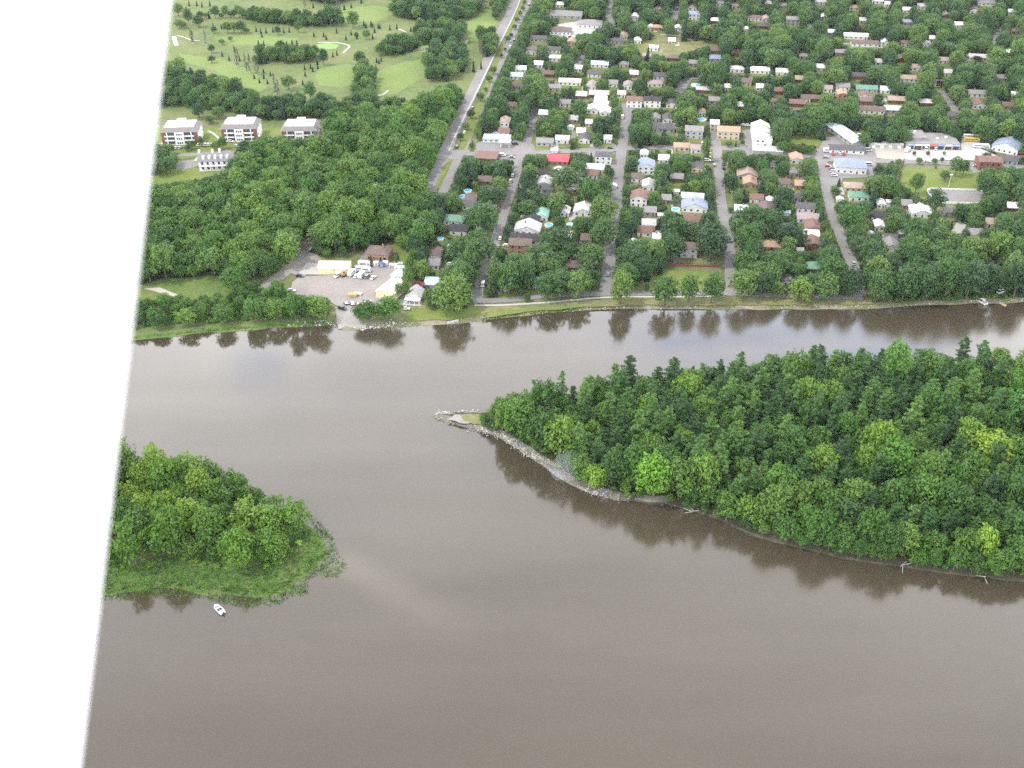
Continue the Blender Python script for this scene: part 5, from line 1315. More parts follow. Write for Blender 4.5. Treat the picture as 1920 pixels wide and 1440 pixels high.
# ================================================================== boats and dock
HULL = plain('boat_gelcoat', (.78, .78, .78), .25, .04, 1, spec=.5)
HULLB = plain('boat_dark_hull', (.03, .03, .05), .3, .1, 1, spec=.5)
SEATM = plain('boat_upholstery', (.05, .045, .07), .6, .1, 1)
def motorboat(u, v, L_, head, label):
    x, y = G(u, v, 0)
    o = thing('motorboat', label, 'boat', (x, y, .02), head)
    ws = [(-.5, .42), (-.25, .5), (.1, .49), (.3, .40), (.42, .24), (.5, .02)]
    def ring(z, k, dx=0):
        return [(L_ * a + dx * (a > .3), L_ * .4 * b * k, z) for a, b in ws] + [(L_ * a + dx * (a > .3), -L_ * .4 * b * k, z) for a, b in ws[::-1]]
    n = len(ws) * 2
    def skin(z0, k0, z1, k1, mat, name, d0=0, d1=0, cap=False):
        vs = ring(z0, k0, d0) + ring(z1, k1, d1)
        fs = [(i, (i + 1) % n, n + (i + 1) % n, n + i) for i in range(n)]
        if cap: fs.append(tuple(range(n, 2 * n)))
        return obj(name, MB().add(vs, [f[::-1] for f in fs]).mesh(name, mat), o)
    skin(-.25, .8, .38, .96, HULLB, 'hull', -.2, 0)
    skin(.38, .96, .72, 1.0, HULL, 'topsides')
    skin(.72, 1.0, .74, .78, HULL, 'gunwale')
    skin(.74, .78, .3, .74, HULL, 'cockpit')
    vs = ring(.3, .74)
    obj('floor', MB().add(vs, [tuple(range(n))[::-1]]).mesh('floor', plain('boat_floor', (.55, .55, .57), .7)), o)
    obj('foredeck', MB().add([(L_ * .28, .9, .76), (L_ * .28, -.9, .76), (L_ * .43, -.4, .78), (L_ * .49, 0, .8), (L_ * .43, .4, .78)], [(0, 1, 2, 3, 4)]).mesh('foredeck', HULL), o)
    obj('windscreen', MB().add([(L_ * .14, .95, .74), (L_ * .14, -.95, .74), (L_ * .06, -.85, 1.25), (L_ * .06, .85, 1.25), (L_ * .13, .95, .74), (L_ * .13, -.95, .74), (L_ * .05, -.85, 1.25), (L_ * .05, .85, 1.25)], [(0, 1, 2, 3), (7, 6, 5, 4), (0, 3, 7, 4), (1, 5, 6, 2), (2, 6, 7, 3)]).mesh('windscreen', GLASS), o)
    for sy in (-.5, .5):
        obj('seat', MB().box(-.3, .25, sy - .28, sy + .28, .31, .72).box(-.42, -.3, sy - .28, sy + .28, .5, 1.15).mesh('seat', SEATM), o, (L_ * -.02, 0, 0))
    obj('bench', MB().box(-L_ * .42, -L_ * .32, -.85, .85, .31, .72).mesh('bench', HULL), o)
    obj('outboard_motor', MB().box(-L_ * .5 - .55, -L_ * .5 - .05, -.22, .22, .45, 1.2).box(-L_ * .5 - .4, -L_ * .5 - .15, -.1, .1, -.4, .45).mesh('outboard_motor', HULLB), o)
    return o
motorboat(411, 1144, 5.9, math.atan2(4.2, -3.9), 'small white motorboat with dark hull drifting by the marshy islet')
x, y = G(1841, 568, 0)
o = thing('pontoon_boat', 'white pontoon boat moored at the bank on the far right', 'boat', (x, y, 0), R(115))
for sy in (-.9, .9):
    obj('float', MB().tube((-3, sy, .15), (3, sy, .15), .33, .33, 8).mesh('float', plain('aluminium', (.5, .5, .52), .35, metal=.7)), o)
obj('deck', MB().box(-3, 3, -1.25, 1.25, .5, .62).mesh('deck', HULL), o)
obj('rail', MB().box(-3, 3, -1.25, -1.2, .63, 1.4).box(-3, 3, 1.2, 1.25, .63, 1.4).box(-3, -2.95, -1.19, 1.19, .63, 1.4).mesh('rail', HULL), o)
obj('seat', MB().box(-2.6, -1.8, -1.0, 1.0, .63, 1.1).mesh('seat', SEATM), o)
obj('awning', MB().box(-1.4, 1.2, -1.1, 1.1, 2.3, 2.38).mesh('awning', HULL), o)
for sx in (-1.3, 1.1):
    for sy in (-1, 1):
        obj('awning_post', MB().tube((sx, sy, .62), (sx, sy, 2.3), .04, .04, 5).mesh('awning_post', TRIM), o)
x, y = G(1876, 569, 0)
o = thing('floating_dock', 'narrow pale floating dock with a yellow end on the far right bank', 'dock', (x, y, 0), R(118))
for k in range(14):
    obj('plank', MB().box(-.22, .22, -.7, .7, .38, .46).mesh('plank', WOODP if k > 2 else plain('yellow_paint', (.6, .42, .08), .7)), o, (-3.4 + k * .5, 0, 0))
for sy in (-.6, .6):
    obj('beam', MB().box(-3.6, 3.4, sy - .12, sy + .12, .1, .37).mesh('beam', WOODP), o)
for (u, v, L_, hd, lab) in ((655, 571, 5.0, .3, 'white boat on the ground left of the yard shore trees'), (667, 573, 5.0, .1, 'white boat on the ground behind the yard shore trees'), (690, 569, 4.5, .5, 'small white boat between skip and yellow shed')):
    b = motorboat(u, v, L_, hd, lab)
    b.location.x, b.location.y = G(u, v); b.location.z = GZ + .7

# concrete slipway wall on the lawn shore
for (u0, v0, u1, v1, lab) in ((764, 603, 790, 598, 'broken pale concrete wall at the shore below the porch house'), (838, 606, 860, 602, 'short pale concrete groyne at the end of the riverside lawn')):
    a, b = Vector(G(u0, v0, .6)), Vector(G(u1, v1, .6))
    o = thing('concrete_wall', lab, 'wall', (*((a + b) / 2), .2), math.atan2((b - a).y, (b - a).x))
    L_ = (b - a).length
    for k in range(3):
        obj('slab', MB().box(-L_ / 6 + .06, L_ / 6 - .06, -.5, .5, 0, 1.0 + .12 * k).mesh('slab', CONC), o, (-L_ / 3 + k * L_ / 3, 0, 0))

# ================================================================== rocks, driftwood, reeds
ROCKM = plain('grey_rock', (.34, .325, .30), .9, .4, .4)
def rocks(name, spots, label):
    rs = np.random.RandomState(5)
    ico = [(0, 0, 1), (.9, 0, .3), (.28, .85, .3), (-.72, .53, .3), (-.72, -.53, .3), (.28, -.85, .3), (.72, .5, -.4), (-.28, .85, -.4), (-.9, 0, -.4), (-.28, -.85, -.4), (.72, -.5, -.4)]
    fc = [(0, 1, 2), (0, 2, 3), (0, 3, 4), (0, 4, 5), (0, 5, 1), (1, 6, 2), (2, 6, 7), (2, 7, 3), (3, 7, 8), (3, 8, 4), (4, 8, 9), (4, 9, 5), (5, 9, 10), (5, 10, 1), (1, 10, 6)]
    m = MB()
    for (x, y, z, s) in spots:
        k = rs.uniform(.6, 1.25, (11, 1)) * s
        a = rs.uniform(0, 6.28)
        pts = np.array(ico) * k * np.array([1, rs.uniform(.6, 1), rs.uniform(.45, .8)])
        c, q = math.cos(a), math.sin(a)
        m.add([(x + p[0] * c - p[1] * q, y + p[0] * q + p[1] * c, z + p[2]) for p in pts], fc)
    return tag(obj(name, m.mesh(name, ROCKM)), label, 'rocks', kind='stuff')
sp = []
def along(pts, n, spread_, smin, smax, z=.35):
    w = [Vector(G(u, v, 0)) for u, v in pts]
    seg = [(w[i + 1] - w[i]).length for i in range(len(w) - 1)]
    for _ in range(n):
        t = rnd.uniform(0, sum(seg))
        i = 0
        while i < len(seg) - 1 and t > seg[i]:
            t -= seg[i]; i += 1
        d = (w[i + 1] - w[i]).normalized()
        off = rnd.gauss(0, spread_)
        p = w[i] + d * t + Vector((-d.y, d.x)) * (off + spread_ * .6)
        sp.append((p.x, p.y, z + .16 + max(0, min(off + spread_ * .6, 4)) * .28, rnd.uniform(smin, smax) * (1.6 if rnd.random() < .06 else 1)))
along([(815, 781), (875, 800), (935, 818), (1020, 872), (1110, 925), (1180, 938)], 1900, 1.2, .09, .34)
along([(1180, 938), (1310, 960), (1550, 1038), (1920, 1089)], 60, .7, .1, .35)
along([(815, 781), (850, 774), (905, 775)], 60, .6, .2, .5)
along([(625, 610), (680, 616), (760, 611)], 120, 1.3, .2, .8)
along([(540, 612), (622, 608)], 40, 1.0, .3, .9)
along([(760, 611), (860, 606), (960, 593), (1100, 581), (1300, 578), (1640, 578)], 420, .9, .15, .5)
along([(1650, 577), (1760, 570), (1920, 565)], 120, .8, .2, .5)
rocks('shore_rocks', sp, 'pale grey rocks heaped along the shores')
patch('gravel_spit', [(838, 787), (852, 778), (880, 777), (900, 783), (898, 795), (872, 795)], GRAVEL, amp=.6, step=2)
patch('spit_grass', [(862, 778), (903, 776), (905, 800), (880, 792), (868, 788)], DRYGRASS, amp=.8, step=2, zlift=.08)
def driftwood(u, v, label, n, seed):
    x, y = G(u, v, .2)
    rr = random.Random(seed)
    o = thing('driftwood', label, 'driftwood', (x, y, .1))
    for k in range(n):
        a = rr.uniform(0, 6.28); L_ = rr.uniform(2.2, 5.0)
        e = Vector((math.cos(a) * L_, math.sin(a) * L_, rr.uniform(.1, 1.6)))
        obj('log', MB().tube((rr.uniform(-.8, .8), rr.uniform(-.5, .5), 0.05), e, .17, .07, 6).mesh('log', PALEBARK), o)
driftwood(1690, 1060, 'tangle of bleached driftwood on the shore of the big island', 7, 3)
driftwood(1556, 1037, 'bleached stumps leaning over the water at the big island', 4, 8)
driftwood(1300, 958, 'thin bleached logs lying on the big island shore', 4, 12)
driftwood(1850, 1082, 'small bleached log on the right part of the big island shore', 2, 17)

def reeds(name, areas, label, mat=FOL_REED, seed=2):
    """marsh grass as upright leaf blades"""
    rs = random.Random(seed)
    m_v, m_f = [], []
    for px, n, z, hmin, hmax in areas:
        poly = [G(u, v, z) for u, v in px]
        xs, ys = [p[0] for p in poly], [p[1] for p in poly]
        k = 0
        while k < n:
            cx, cy = rs.uniform(min(xs), max(xs)), rs.uniform(min(ys), max(ys))
            k += 1
            if not in_poly(cx, cy, poly):
                continue
            for _ in range(3):
                x, y = cx + rs.gauss(0, .45), cy + rs.gauss(0, .45)
                a = rs.uniform(0, 6.28); hh = rs.uniform(hmin, hmax); w = rs.uniform(.08, .2) * 1.6
                lx, ly = rs.gauss(0, .35) * hh, rs.gauss(0, .35) * hh
                o_ = len(m_v)
                m_v += [(x - math.cos(a) * w, y - math.sin(a) * w, z - .1), (x + math.cos(a) * w, y + math.sin(a) * w, z - .1), (x + lx + math.cos(a) * w * .5, y + ly + math.sin(a) * w * .5, z + hh * .8), (x + lx * 1.3, y + ly * 1.3, z + hh)]
                m_f.append((o_, o_ + 1, o_ + 2, o_ + 3))
    me = bpy.data.meshes.new(name); me.from_pydata(m_v, [], m_f); me.materials.append(mat); me.update()
    return tag(obj(name, me), label, 'grass', kind='stuff')
reeds('marsh_grass', [
    ([(60, 1128), (200, 1112), (260, 1102), (340, 1100), (420, 1110), (480, 1116), (525, 1110), (588, 1062), (612, 1040), (590, 1000), (560, 985), (540, 1010), (480, 1062), (380, 1064), (200, 1056), (60, 1064)], 11000, .25, .25, .7),
    ([(60, 1145), (200, 1128), (300, 1116), (380, 1122), (450, 1137), (520, 1134), (560, 1110), (590, 1082), (635, 1045), (622, 1005), (590, 985), (590, 1036), (548, 1080), (480, 1102), (420, 1098), (340, 1088), (200, 1098), (60, 1112)], 9500, .06, .2, .55),
    ([(545, 950), (580, 962), (610, 988), (628, 1015), (608, 1002), (580, 978), (550, 962)], 700, .0, .25, .5),
    ([(600, 1060), (640, 1045), (655, 1060), (635, 1082), (605, 1084)], 260, .0, .2, .45),
    ([(555, 1105), (578, 1100), (575, 1114), (556, 1117)], 90, .0, .2, .45),
    ([(240, 636), (300, 630), (450, 617), (622, 607), (620, 598), (450, 606), (300, 618), (240, 625)], 3500, .6, .3, .8),
    ([(905, 601), (960, 592), (1100, 580), (1100, 574), (960, 584), (905, 592)], 1500, .6, .2, .6),
], 'green marsh grass fringing the small islet and the left bank')
# ================================================================== set out the trees
# --- trees seen one by one
# median trees of the boulevard
for (a, b, r) in ((1375, 22, 3.5), (1362, 72, 4), (1340, 112, 4), (1318, 162, 4.5), (1300, 210, 4), (1275, 266, 3), (1250, 308, 5), (1228, 374, 3), (1197, 424, 4), (1140, 546, 6), (1107, 608, 5.5), (1082, 676, 3.5), (1042, 748, 6.5), (970, 880, 7), (935, 965, 6), (892, 1044, 6)):
    plant(640 + a / 4, b / 4 + 3, r * 1.25, r * 2.7, 'town', 'median', color=(.7, .7, .75, 1))
# golf course conifers
for (a, b) in ((500, 45), (557, 44), (597, 54), (655, 46), (1003, 239), (1037, 250), (1077, 250), (1128, 243), (1210, 245), (1250, 243), (1020, 338), (1060, 343), (748, 424), (800, 454), (680, 207), (742, 216), (768, 214), (1435, 276), (1508, 277), (1528, 299), (1715, 264), (1755, 292), (1675, 300), (1810, 193), (1826, 209), (1865, 198),
               (1890, 246), (1410, 514), (1427, 538), (1460, 486), (1465, 516), (1370, 572), (1366, 524), (1577, 429), (1607, 416), (988, 590), (1027, 622), (1060, 590), (1087, 629), (1058, 549), (1110, 570), (1045, 279), (1430, 60), (1665, 75), (1790, 26), (1068, 92), (878, 456), (840, 384), (1352, 636), (1900, 520), (1876, 290), (1606, 250)):
    plant(230 + a / 4, b / 4, 2.4, 9.5, 'spruce', 'golf')
for (a, b) in ((170, 194), (185, 208), (222, 196), (235, 206), (278, 214), (290, 216), (250, 246), (365, 226), (417, 219), (522, 236), (118, 290), (22, 74), (75, 60), (150, 18), (283, 478), (300, 462), (265, 470)):
    plant(640 + a / 4, b / 4, 2.4, 9.5, 'spruce', 'golf')
plant(888, 135, 4, 20, 'spruce', 'golf'); plant(240 + 662, 520 / 4, 3, 16, 'spruce', 'golf')
# thin half-bare poplars
for (a, b, h) in ((520, 332, 100), (536, 330, 95), (628, 338, 105), (855, 504, 150), (866, 500, 130), (935, 548, 140), (955, 552, 140), (1000, 566, 130), (1012, 560, 110), (1150, 706, 150), (1170, 720, 120), (1366, 66, 70), (1525, 50, 60), (1610, 95, 110), (1630, 98, 110)):
    plant(230 + a / 4, b / 4, 3.2, h / 4, 'column', 'golf')
for (u, v, h) in ((903, 106, 28), (1684, 345, 45), (1676, 372, 42), (1714, 395, 34)):
    plant(u, v, 4, h, 'column', 'golf' if u < 1000 else 'park')
# round golf trees
for (a, b, r, h) in ((745, 338, 25, 50), (810, 310, 20, 40), (670, 398, 30, 70), (670, 472, 32, 62), (1730, 212, 52, 130), (1830, 298, 35, 75), (700, 85, 20, 45), (860, 82, 22, 50), (985, 100, 20, 60), (690, 250, 25, 55), (1560, 192, 62, 160), (570, 205, 45, 95), (500, 190, 35, 130), (430, 210, 40, 70), (420, 120, 48, 100), (460, 215, 30, 55),
                     (1165, 262, 26, 70), (1320, 246, 32, 90), (1245, 672, 60, 110), (1330, 802, 52, 120), (1410, 760, 48, 160), (1165, 770, 24, 60), (1510, 490, 40, 130), (1640, 200, 35, 80), (790, 250, 40, 95), (840, 250, 40, 90), (890, 250, 40, 95), (930, 252, 30, 50), (1250, 800, 50, 110), (1755, 290, 18, 50)):
    plant(230 + a / 4, b / 4, r / 4, h / 4, 'town', 'golf')
# groves on the golf course
bl = lambda x, y, r: 'town'
mixed = lambda x, y, r: 'spruce' if r.random() < .12 else 'town'
SAT[0] = None
GROVES = [([(370, 36), (450, 34), (480, 42), (560, 50), (632, 50), (600, 42), (560, 36), (480, 30)], 4.2), ([(478, 124), (500, 120), (515, 116), (530, 120), (565, 120), (590, 114), (594, 105), (560, 100), (525, 100), (490, 112)], 5.0),
          ([(280, 200), (340, 200), (390, 207), (430, 210), (482, 205), (480, 192), (440, 180), (400, 168), (360, 152), (340, 144), (280, 144)], 5.5), ([(735, 30), (780, 40), (820, 45), (880, 37), (900, 20), (900, -20), (750, -20)], 5.5),
          ([(783, 84), (835, 84), (862, 82), (868, 58), (800, 55), (780, 66)], 5.5), ([(706, 106), (745, 105), (770, 98), (788, 92), (760, 82), (730, 85)], 5.0), ([(803, 155), (840, 154), (872, 132), (870, 95), (815, 100), (800, 118)], 5.5),
          ([(663, 200), (700, 200), (700, 150), (675, 120), (672, 150)], 5.0), ([(898, 74), (925, 66), (932, 106), (908, 108)], 4.5), ([(930, 40), (962, -20), (940, -20), (925, 20)], 5.0), ([(620, 12), (720, -20), (560, -40), (500, -20)], 4.5), ([(590, 48), (640, 46), (632, 40), (600, 38)], 5.0), ([(440, 212), (500, 206), (600, 204), (700, 206), (760, 203), (760, 215), (600, 222), (480, 226)], 4.5)]
for i, (px, r) in enumerate(GROVES):
    grow('golf', px, [(r, 3), (r * .7, 4)], mixed, k=.55, limit=2, seed=20 + i)

# riverside trees on the town bank, one by one
for (u, v, r, h, c) in ((848, 584, 36, 74, None), (826, 574, 20, 48, None), (1032, 563, 27, 58, None), (1084, 559, 24, 54, None), (1165, 570, 22, 64, (1.15, 1.12, .9, 1)), (1247, 572, 25, 62, (1.15, 1.12, .9, 1)), (1290, 566, 20, 56, (1.15, 1.12, .9, 1)), (1334, 568, 24, 60, (1.15, 1.12, .9, 1)),
                        (1390, 560, 26, 60, None), (1428, 558, 24, 50, None), (1455, 557, 16, 34, (1.1, 1.1, 1, 1)), (1498, 565, 26, 50, (1.15, 1.12, .9, 1)), (1545, 562, 26, 52, (1.1, 1.1, 1, 1)), (1590, 558, 24, 58, None), (928, 548, 16, 64, None), (955, 552, 24, 70, None), (985, 545, 20, 60, None), (1212, 547, 6, 18, None), (988, 566, 7, 16, None)):
    plant(u, v, r, h * 1.06, 'town', 'bank', color=c)
    TREES[-1]['z'] -= TREES[-1]['h'] * .14; TREES[-1]['h'] *= 1.14; TREES[-1]['pick'] = rnd.choice((.2, .5, .9, .6))
plant(1238, 515, 6, 26, 'spruce', 'bank'); plant(697, 500, 5, 22, 'spruce', 'bank'); plant(745, 500, 5, 28, 'town', 'bank')
for (u, v, r, h) in ((900, 500, 34, 60), (880, 520, 26, 55), (905, 440, 36, 66), (1330, 490, 36, 82), (1300, 455, 22, 44), (1130, 470, 26, 66), (1130, 425, 30, 60), (1060, 360, 34, 50), (1015, 500, 34, 52), (1050, 480, 30, 60), (1100, 520, 22, 46), (1258, 490, 26, 56), (1200, 505, 22, 46), (1175, 500, 18, 42), (1480, 470, 30, 56), (1440, 440, 26, 52), (1405, 430, 26, 50)):
    plant(u, v, r, h, 'town', 'bank', color=(.8, .8, .85, 1))
# park trees on the right
for (u, v, r, h) in ((1645, 333, 12, 28), (1715, 365, 15, 44), (1770, 340, 11, 22), (1790, 330, 15, 40), (1805, 330, 10, 34), (1750, 405, 18, 55), (1684, 312, 8, 16), (1722, 308, 7, 14), (1751, 309, 6, 13), (1765, 306, 4, 12), (1713, 293, 4, 10), (1739, 293, 4, 10), (1769, 293, 3, 10), (1848, 300, 9, 16), (1618, 276, 14, 30), (1690, 272, 18, 36), (1465, 288, 12, 26), (1320, 305, 8, 48), (1268, 182, 6, 12), (1671, 311, 4, 10)):
    plant(u, v, r, h, 'town', 'park')
for (u, v, r, h, c) in ((1160, 122, 10, 24, (.9, 1.1, 1.3, 1)), (1243, 265, 8, 24, (1, 1.2, 1.5, 1)), (1445, 185, 8, 26, (1.3, 1.5, 1.9, 1)), (1540, 470, 7, 26, (1.6, 1.8, 2.2, 1)), (1538, 424, 10, 32, None), (1404, 135, 7, 18, (1, 1.2, 1.5, 1)), (1810, 190, 6, 20, None), (1572, 350, 5, 16, None), (1800, 470, 8, 34, (1.7, 1.9, 2.3, 1)), (1213, 115, 6, 26, None), (985, 395, 9, 60, None), (974, 400, 8, 55, None), (1414, 90, 6, 22, None), (1432, 95, 7, 24, None), (1324, 300, 7, 46, None), (1580, 145, 7, 24, None)):
    plant(u, v, r, h, 'spruce', 'suburb', color=c)
# dark purple-leaved ornamental trees
for (u, v, r, h) in ((1620, 165, 10, 18), (1646, 192, 9, 17), (1762, 164, 8, 15), (1165, 38, 10, 22), (1375, 55, 6, 14), (1858, 178, 9, 14), (1832, 116, 9, 12), (1868, 22, 8, 16), (1877, 116, 7, 10), (1215, 152, 6, 12), (1090, 372, 10, 24), (1150, 118, 8, 12)):
    plant(u, v, r, h, 'town', 'suburb', color=(1.0, .38, .75, 1), special='purple')

# --- right-hand island
ISL = [(908, 798), (935, 806), (978, 829), (1022, 859), (1072, 892), (1115, 912), (1165, 928), (1255, 937), (1312, 954), (1382, 982), (1452, 1008), (1552, 1032), (1652, 1050), (1742, 1063), (1822, 1073), (1920, 1083), (2080, 1096), (2080, 694), (1920, 698), (1550, 707), (1400, 712), (1250, 726), (1150, 744), (1060, 768), (975, 779), (915, 783)]
NEAR = [(905, 808), (975, 842), (1070, 907), (1160, 937), (1250, 943), (1380, 988), (1550, 1038), (1740, 1069), (1920, 1089), (2100, 1104)]
def shore_gap(u, v):
    for i in range(len(NEAR) - 1):
        if NEAR[i][0] <= u <= NEAR[i + 1][0]:
            t = (u - NEAR[i][0]) / (NEAR[i + 1][0] - NEAR[i][0])
            return NEAR[i][1] + t * (NEAR[i + 1][1] - NEAR[i][1]) - v
    return 99
def isl_fam(x, y, r):
    u, v = P(x, y, GZ)
    g = shore_gap(u, v)
    if g < 30 or u < 1040:
        return 'pine' if r.random() < .1 else 'island'
    if v > 830 and u > 1450:
        return 'pine' if r.random() < .35 else 'island'
    if v < 750:
        return 'pine' if r.random() < .5 else 'island'
    return 'pine' if r.random() < .66 else 'island'
for (u, v, r, h, f, c, s) in ((1225, 932, 38, 92, 'island', (1.9, 1.75, 1.1, 1), 'bright'), (1845, 872, 44, 74, 'island', (1.55, 1.35, .9, 1), 'yellow'), (1053, 778, 16, 82, 'pine', None, 'lone pine'), (1840, 1048, 26, 70, 'island', (1.7, 1.55, 1.0, 1), 'shore bright'), (1672, 735, 26, 100, 'island', (1.35, 1.35, 1.3, 1), 'pale tip'),
                             (1115, 918, 26, 52, 'island', (1.5, 1.4, 1, 1), 'shore'), (1670, 905, 40, 80, 'island', (1.35, 1.35, 1.0, 1), None), (1780, 990, 36, 90, 'island', None, None), (1905, 800, 36, 70, 'island', (1.0, 1.15, 1.5, 1), None)):
    plant(u, v, r, h, f, 'island', color=c, special=s)
for (u, v) in ((905, 786), (910, 792), (908, 799), (916, 803), (925, 806)):
    x, y = G(u, v)
    put(x, y, 2.2, 3.6, 'shrub', 'island')
grow('island', ISL, [(6.4, 1.6), (5.2, 3), (4.0, 4), (3.0, 4)], isl_fam, k=.60, limit=2, seed=41)
# brush along its near shore
for i in range(len(NEAR) - 2):
    (u0, v0), (u1, v1) = NEAR[i], NEAR[i + 1]
    n_ = int((u1 - u0) / 10)
    for k in range(n_):
        t = (k + rnd.random()) / n_
        u, v = u0 + (u1 - u0) * t, v0 + (v1 - v0) * t - rnd.uniform(4, 22) - (10 if u0 < 1150 else 0)
        x, y = G(u, v)
        q = rnd.uniform(1.2, 2.6)
        if rnd.random() < .5:
            put(x, y, q * 1.3, q * rnd.uniform(2.2, 3.6), 'island', 'island')
        else:
            put(x, y, q, q * rnd.uniform(1.0, 2.0), 'shrub', 'island')
# --- small islet on the left
ILT = [(40, 866), (200, 877), (400, 917), (525, 968), (562, 1000), (545, 1022), (480, 1050), (440, 1062), (390, 1054), (330, 1040), (250, 1048), (200, 1054), (40, 1060)]
for (u, v, r, h) in ((455, 1064, 36, 92), (510, 1045, 34, 80), (255, 1058, 34, 88), (330, 1040, 36, 96), (545, 1012, 20, 50), (400, 1030, 34, 86)):
    plant(u, v, r, h, 'island', 'islet', z=.3, color=(1.3, 1.15, .85, 1))
grow('islet', ILT, [(6.8, 3), (5.4, 4), (4.0, 4), (2.6, 2)], lambda x, y, r: 'island', k=.56, limit=2, z=.3, seed=43)
for t in TREES:
    if t['region'] == 'islet' and t['color'] is None:
        q = rnd.uniform(.95, 1.25); t['color'] = (q * 1.2, q * 1.08, q * .85, 1)
for (u, v) in ((300, 1052), (320, 1055), (345, 1050), (365, 1053), (385, 1058), (285, 1060), (520, 1058), (500, 1062), (545, 1035), (560, 1020), (230, 1062), (410, 1062)):
    x, y = G(u, v, .3); q = rnd.uniform(1.6, 2.4)
    put(x, y, q, q * .9, 'shrub', 'islet', .3, (1.7, 1.6, .8, 1))
# --- left bank wood
BUILT_W = list(BUILT)
WOOD = [(150, 560), (255, 534), (300, 526), (400, 520), (470, 530), (510, 520), (545, 498), (566, 462), (582, 470), (600, 482), (640, 484), (690, 468), (720, 455), (765, 470), (775, 445), (790, 395), (806, 352), (815, 305), (838, 262), (885, 165), (865, 160), (850, 180), (760, 205), (740, 225), (690, 225), (620, 240), (610, 268), (540, 276), (490, 285), (465, 310), (430, 345), (300, 358), (150, 365)]
SAT[0] = None
grow('wood', WOOD, [(7.4, 1.6), (5.8, 2.5), (4.2, 3.5), (3.0, 3)], lambda x, y, r: 'wood', k=.60, limit=.10, seed=51)
grow('wood', [(250, 340), (300, 322), (330, 318), (330, 290), (290, 290), (240, 310)], [(4.5, 4)], lambda x, y, r: 'town', k=.6, limit=2, seed=52)
for (u, v, r, h) in ((306, 300, 12, 26), (320, 325, 14, 34), (300, 330, 14, 36), (405, 283, 9, 20), (418, 280, 10, 24), (360, 280, 9, 18), (352, 284, 6, 12), (378, 276, 6, 22), (374, 222, 13, 30), (410, 222, 14, 24), (395, 232, 10, 16), (440, 330, 16, 36), (465, 300, 18, 40), (500, 292, 20, 40), (530, 288, 20, 36)):
    plant(u, v, r, h, 'town', 'wood')
# scrub between the wood and the water
SCRUB = [(150, 625), (255, 616), (330, 608), (450, 602), (560, 598), (618, 600), (612, 572), (575, 560), (540, 556), (500, 542), (450, 545), (440, 560), (400, 566), (330, 574), (260, 590), (150, 600)]
for (u, v, r, h) in ((555, 605, 16, 62), (600, 604, 20, 56), (580, 600, 18, 48), (440, 545, 26, 50), (420, 606, 22, 40), (480, 602, 22, 46), (520, 600, 20, 44), (690, 600, 22, 40), (730, 600, 26, 52), (715, 602, 18, 36), (350, 610, 20, 36), (300, 614, 18, 30), (675, 602, 14, 34), (748, 560, 8, 34), (765, 545, 10, 50), (770, 530, 10, 48), (775, 510, 10, 46), (762, 560, 9, 40)):
    plant(u, v, r, h, 'wood', 'scrub')
grow('scrub', SCRUB, [(3.8, 3), (2.8, 5), (2.0, 6)], lambda x, y, r: 'shrub' if r.random() < .45 else 'wood', k=.55, limit=.3, seed=55)
# --- the suburb: every plot has its trees
SAT[0] = None
TOWNP = [(800, 580), (770, 560), (768, 505), (775, 470), (790, 400), (812, 345), (846, 300), (880, 300), (872, 285), (893, 230), (925, 160), (960, 85), (995, 5), (1020, -60), (2080, -60), (2080, 550), (1920, 556), (1760, 562), (1640, 570), (1615, 552), (1370, 545), (1140, 546), (1000, 552), (900, 560), (870, 585)]
def town_fam(x, y, r):
    q = r.random()
    return 'spruce' if q < .05 else 'town'
grow('suburb', TOWNP, [(6.8, 1.5), (5.6, 2.5), (4.4, 3.5), (3.2, 3), (2.2, 1)], town_fam, k=.58, limit=.06, seed=61)
# right bank wood down to the water
for (u, v, r, h) in ((1650, 565, 24, 60), (1690, 566, 26, 70), (1730, 564, 26, 76), (1770, 562, 28, 84), (1810, 560, 28, 80), (1850, 556, 24, 66), (1900, 558, 26, 70), (1640, 540, 26, 66)):
    plant(u, v, r, h, 'town', 'bank')
for k in range(46):
    u = 1640 + k * 6.3
    x, y = G(u, 568 - (u - 1640) * .03 - rnd.uniform(0, 5)); q = rnd.uniform(1.5, 2.5)
    put(x, y, q, q * 1.3, 'shrub', 'bank')
for k in range(40):      # hedges and low bushes in gardens
    u, v = rnd.uniform(900, 1850), rnd.uniform(300, 545)
    x, y = G(u, v); q = rnd.uniform(1.0, 1.9)
    if covered(x, y, q, q * 1.3, GZ) < .2:
        put(x, y, q, q * 1.2, 'shrub', 'suburb')

for t in TREES:
    if t['region'] in ('island', 'islet') and t['fam'] != 'shrub' and not t['special']:
        t['h'] *= 1.12
        if t['fam'] == 'island':
            t['z'] -= t['h'] * .12; t['h'] *= 1.12
    if t['region'] == 'islet' and t['fam'] == 'island':
        u_ = P(t['x'], t['y'], 0)[0]
        t['h'] *= 1 - .42 * min(1, max(0, (u_ - 380) / 170))
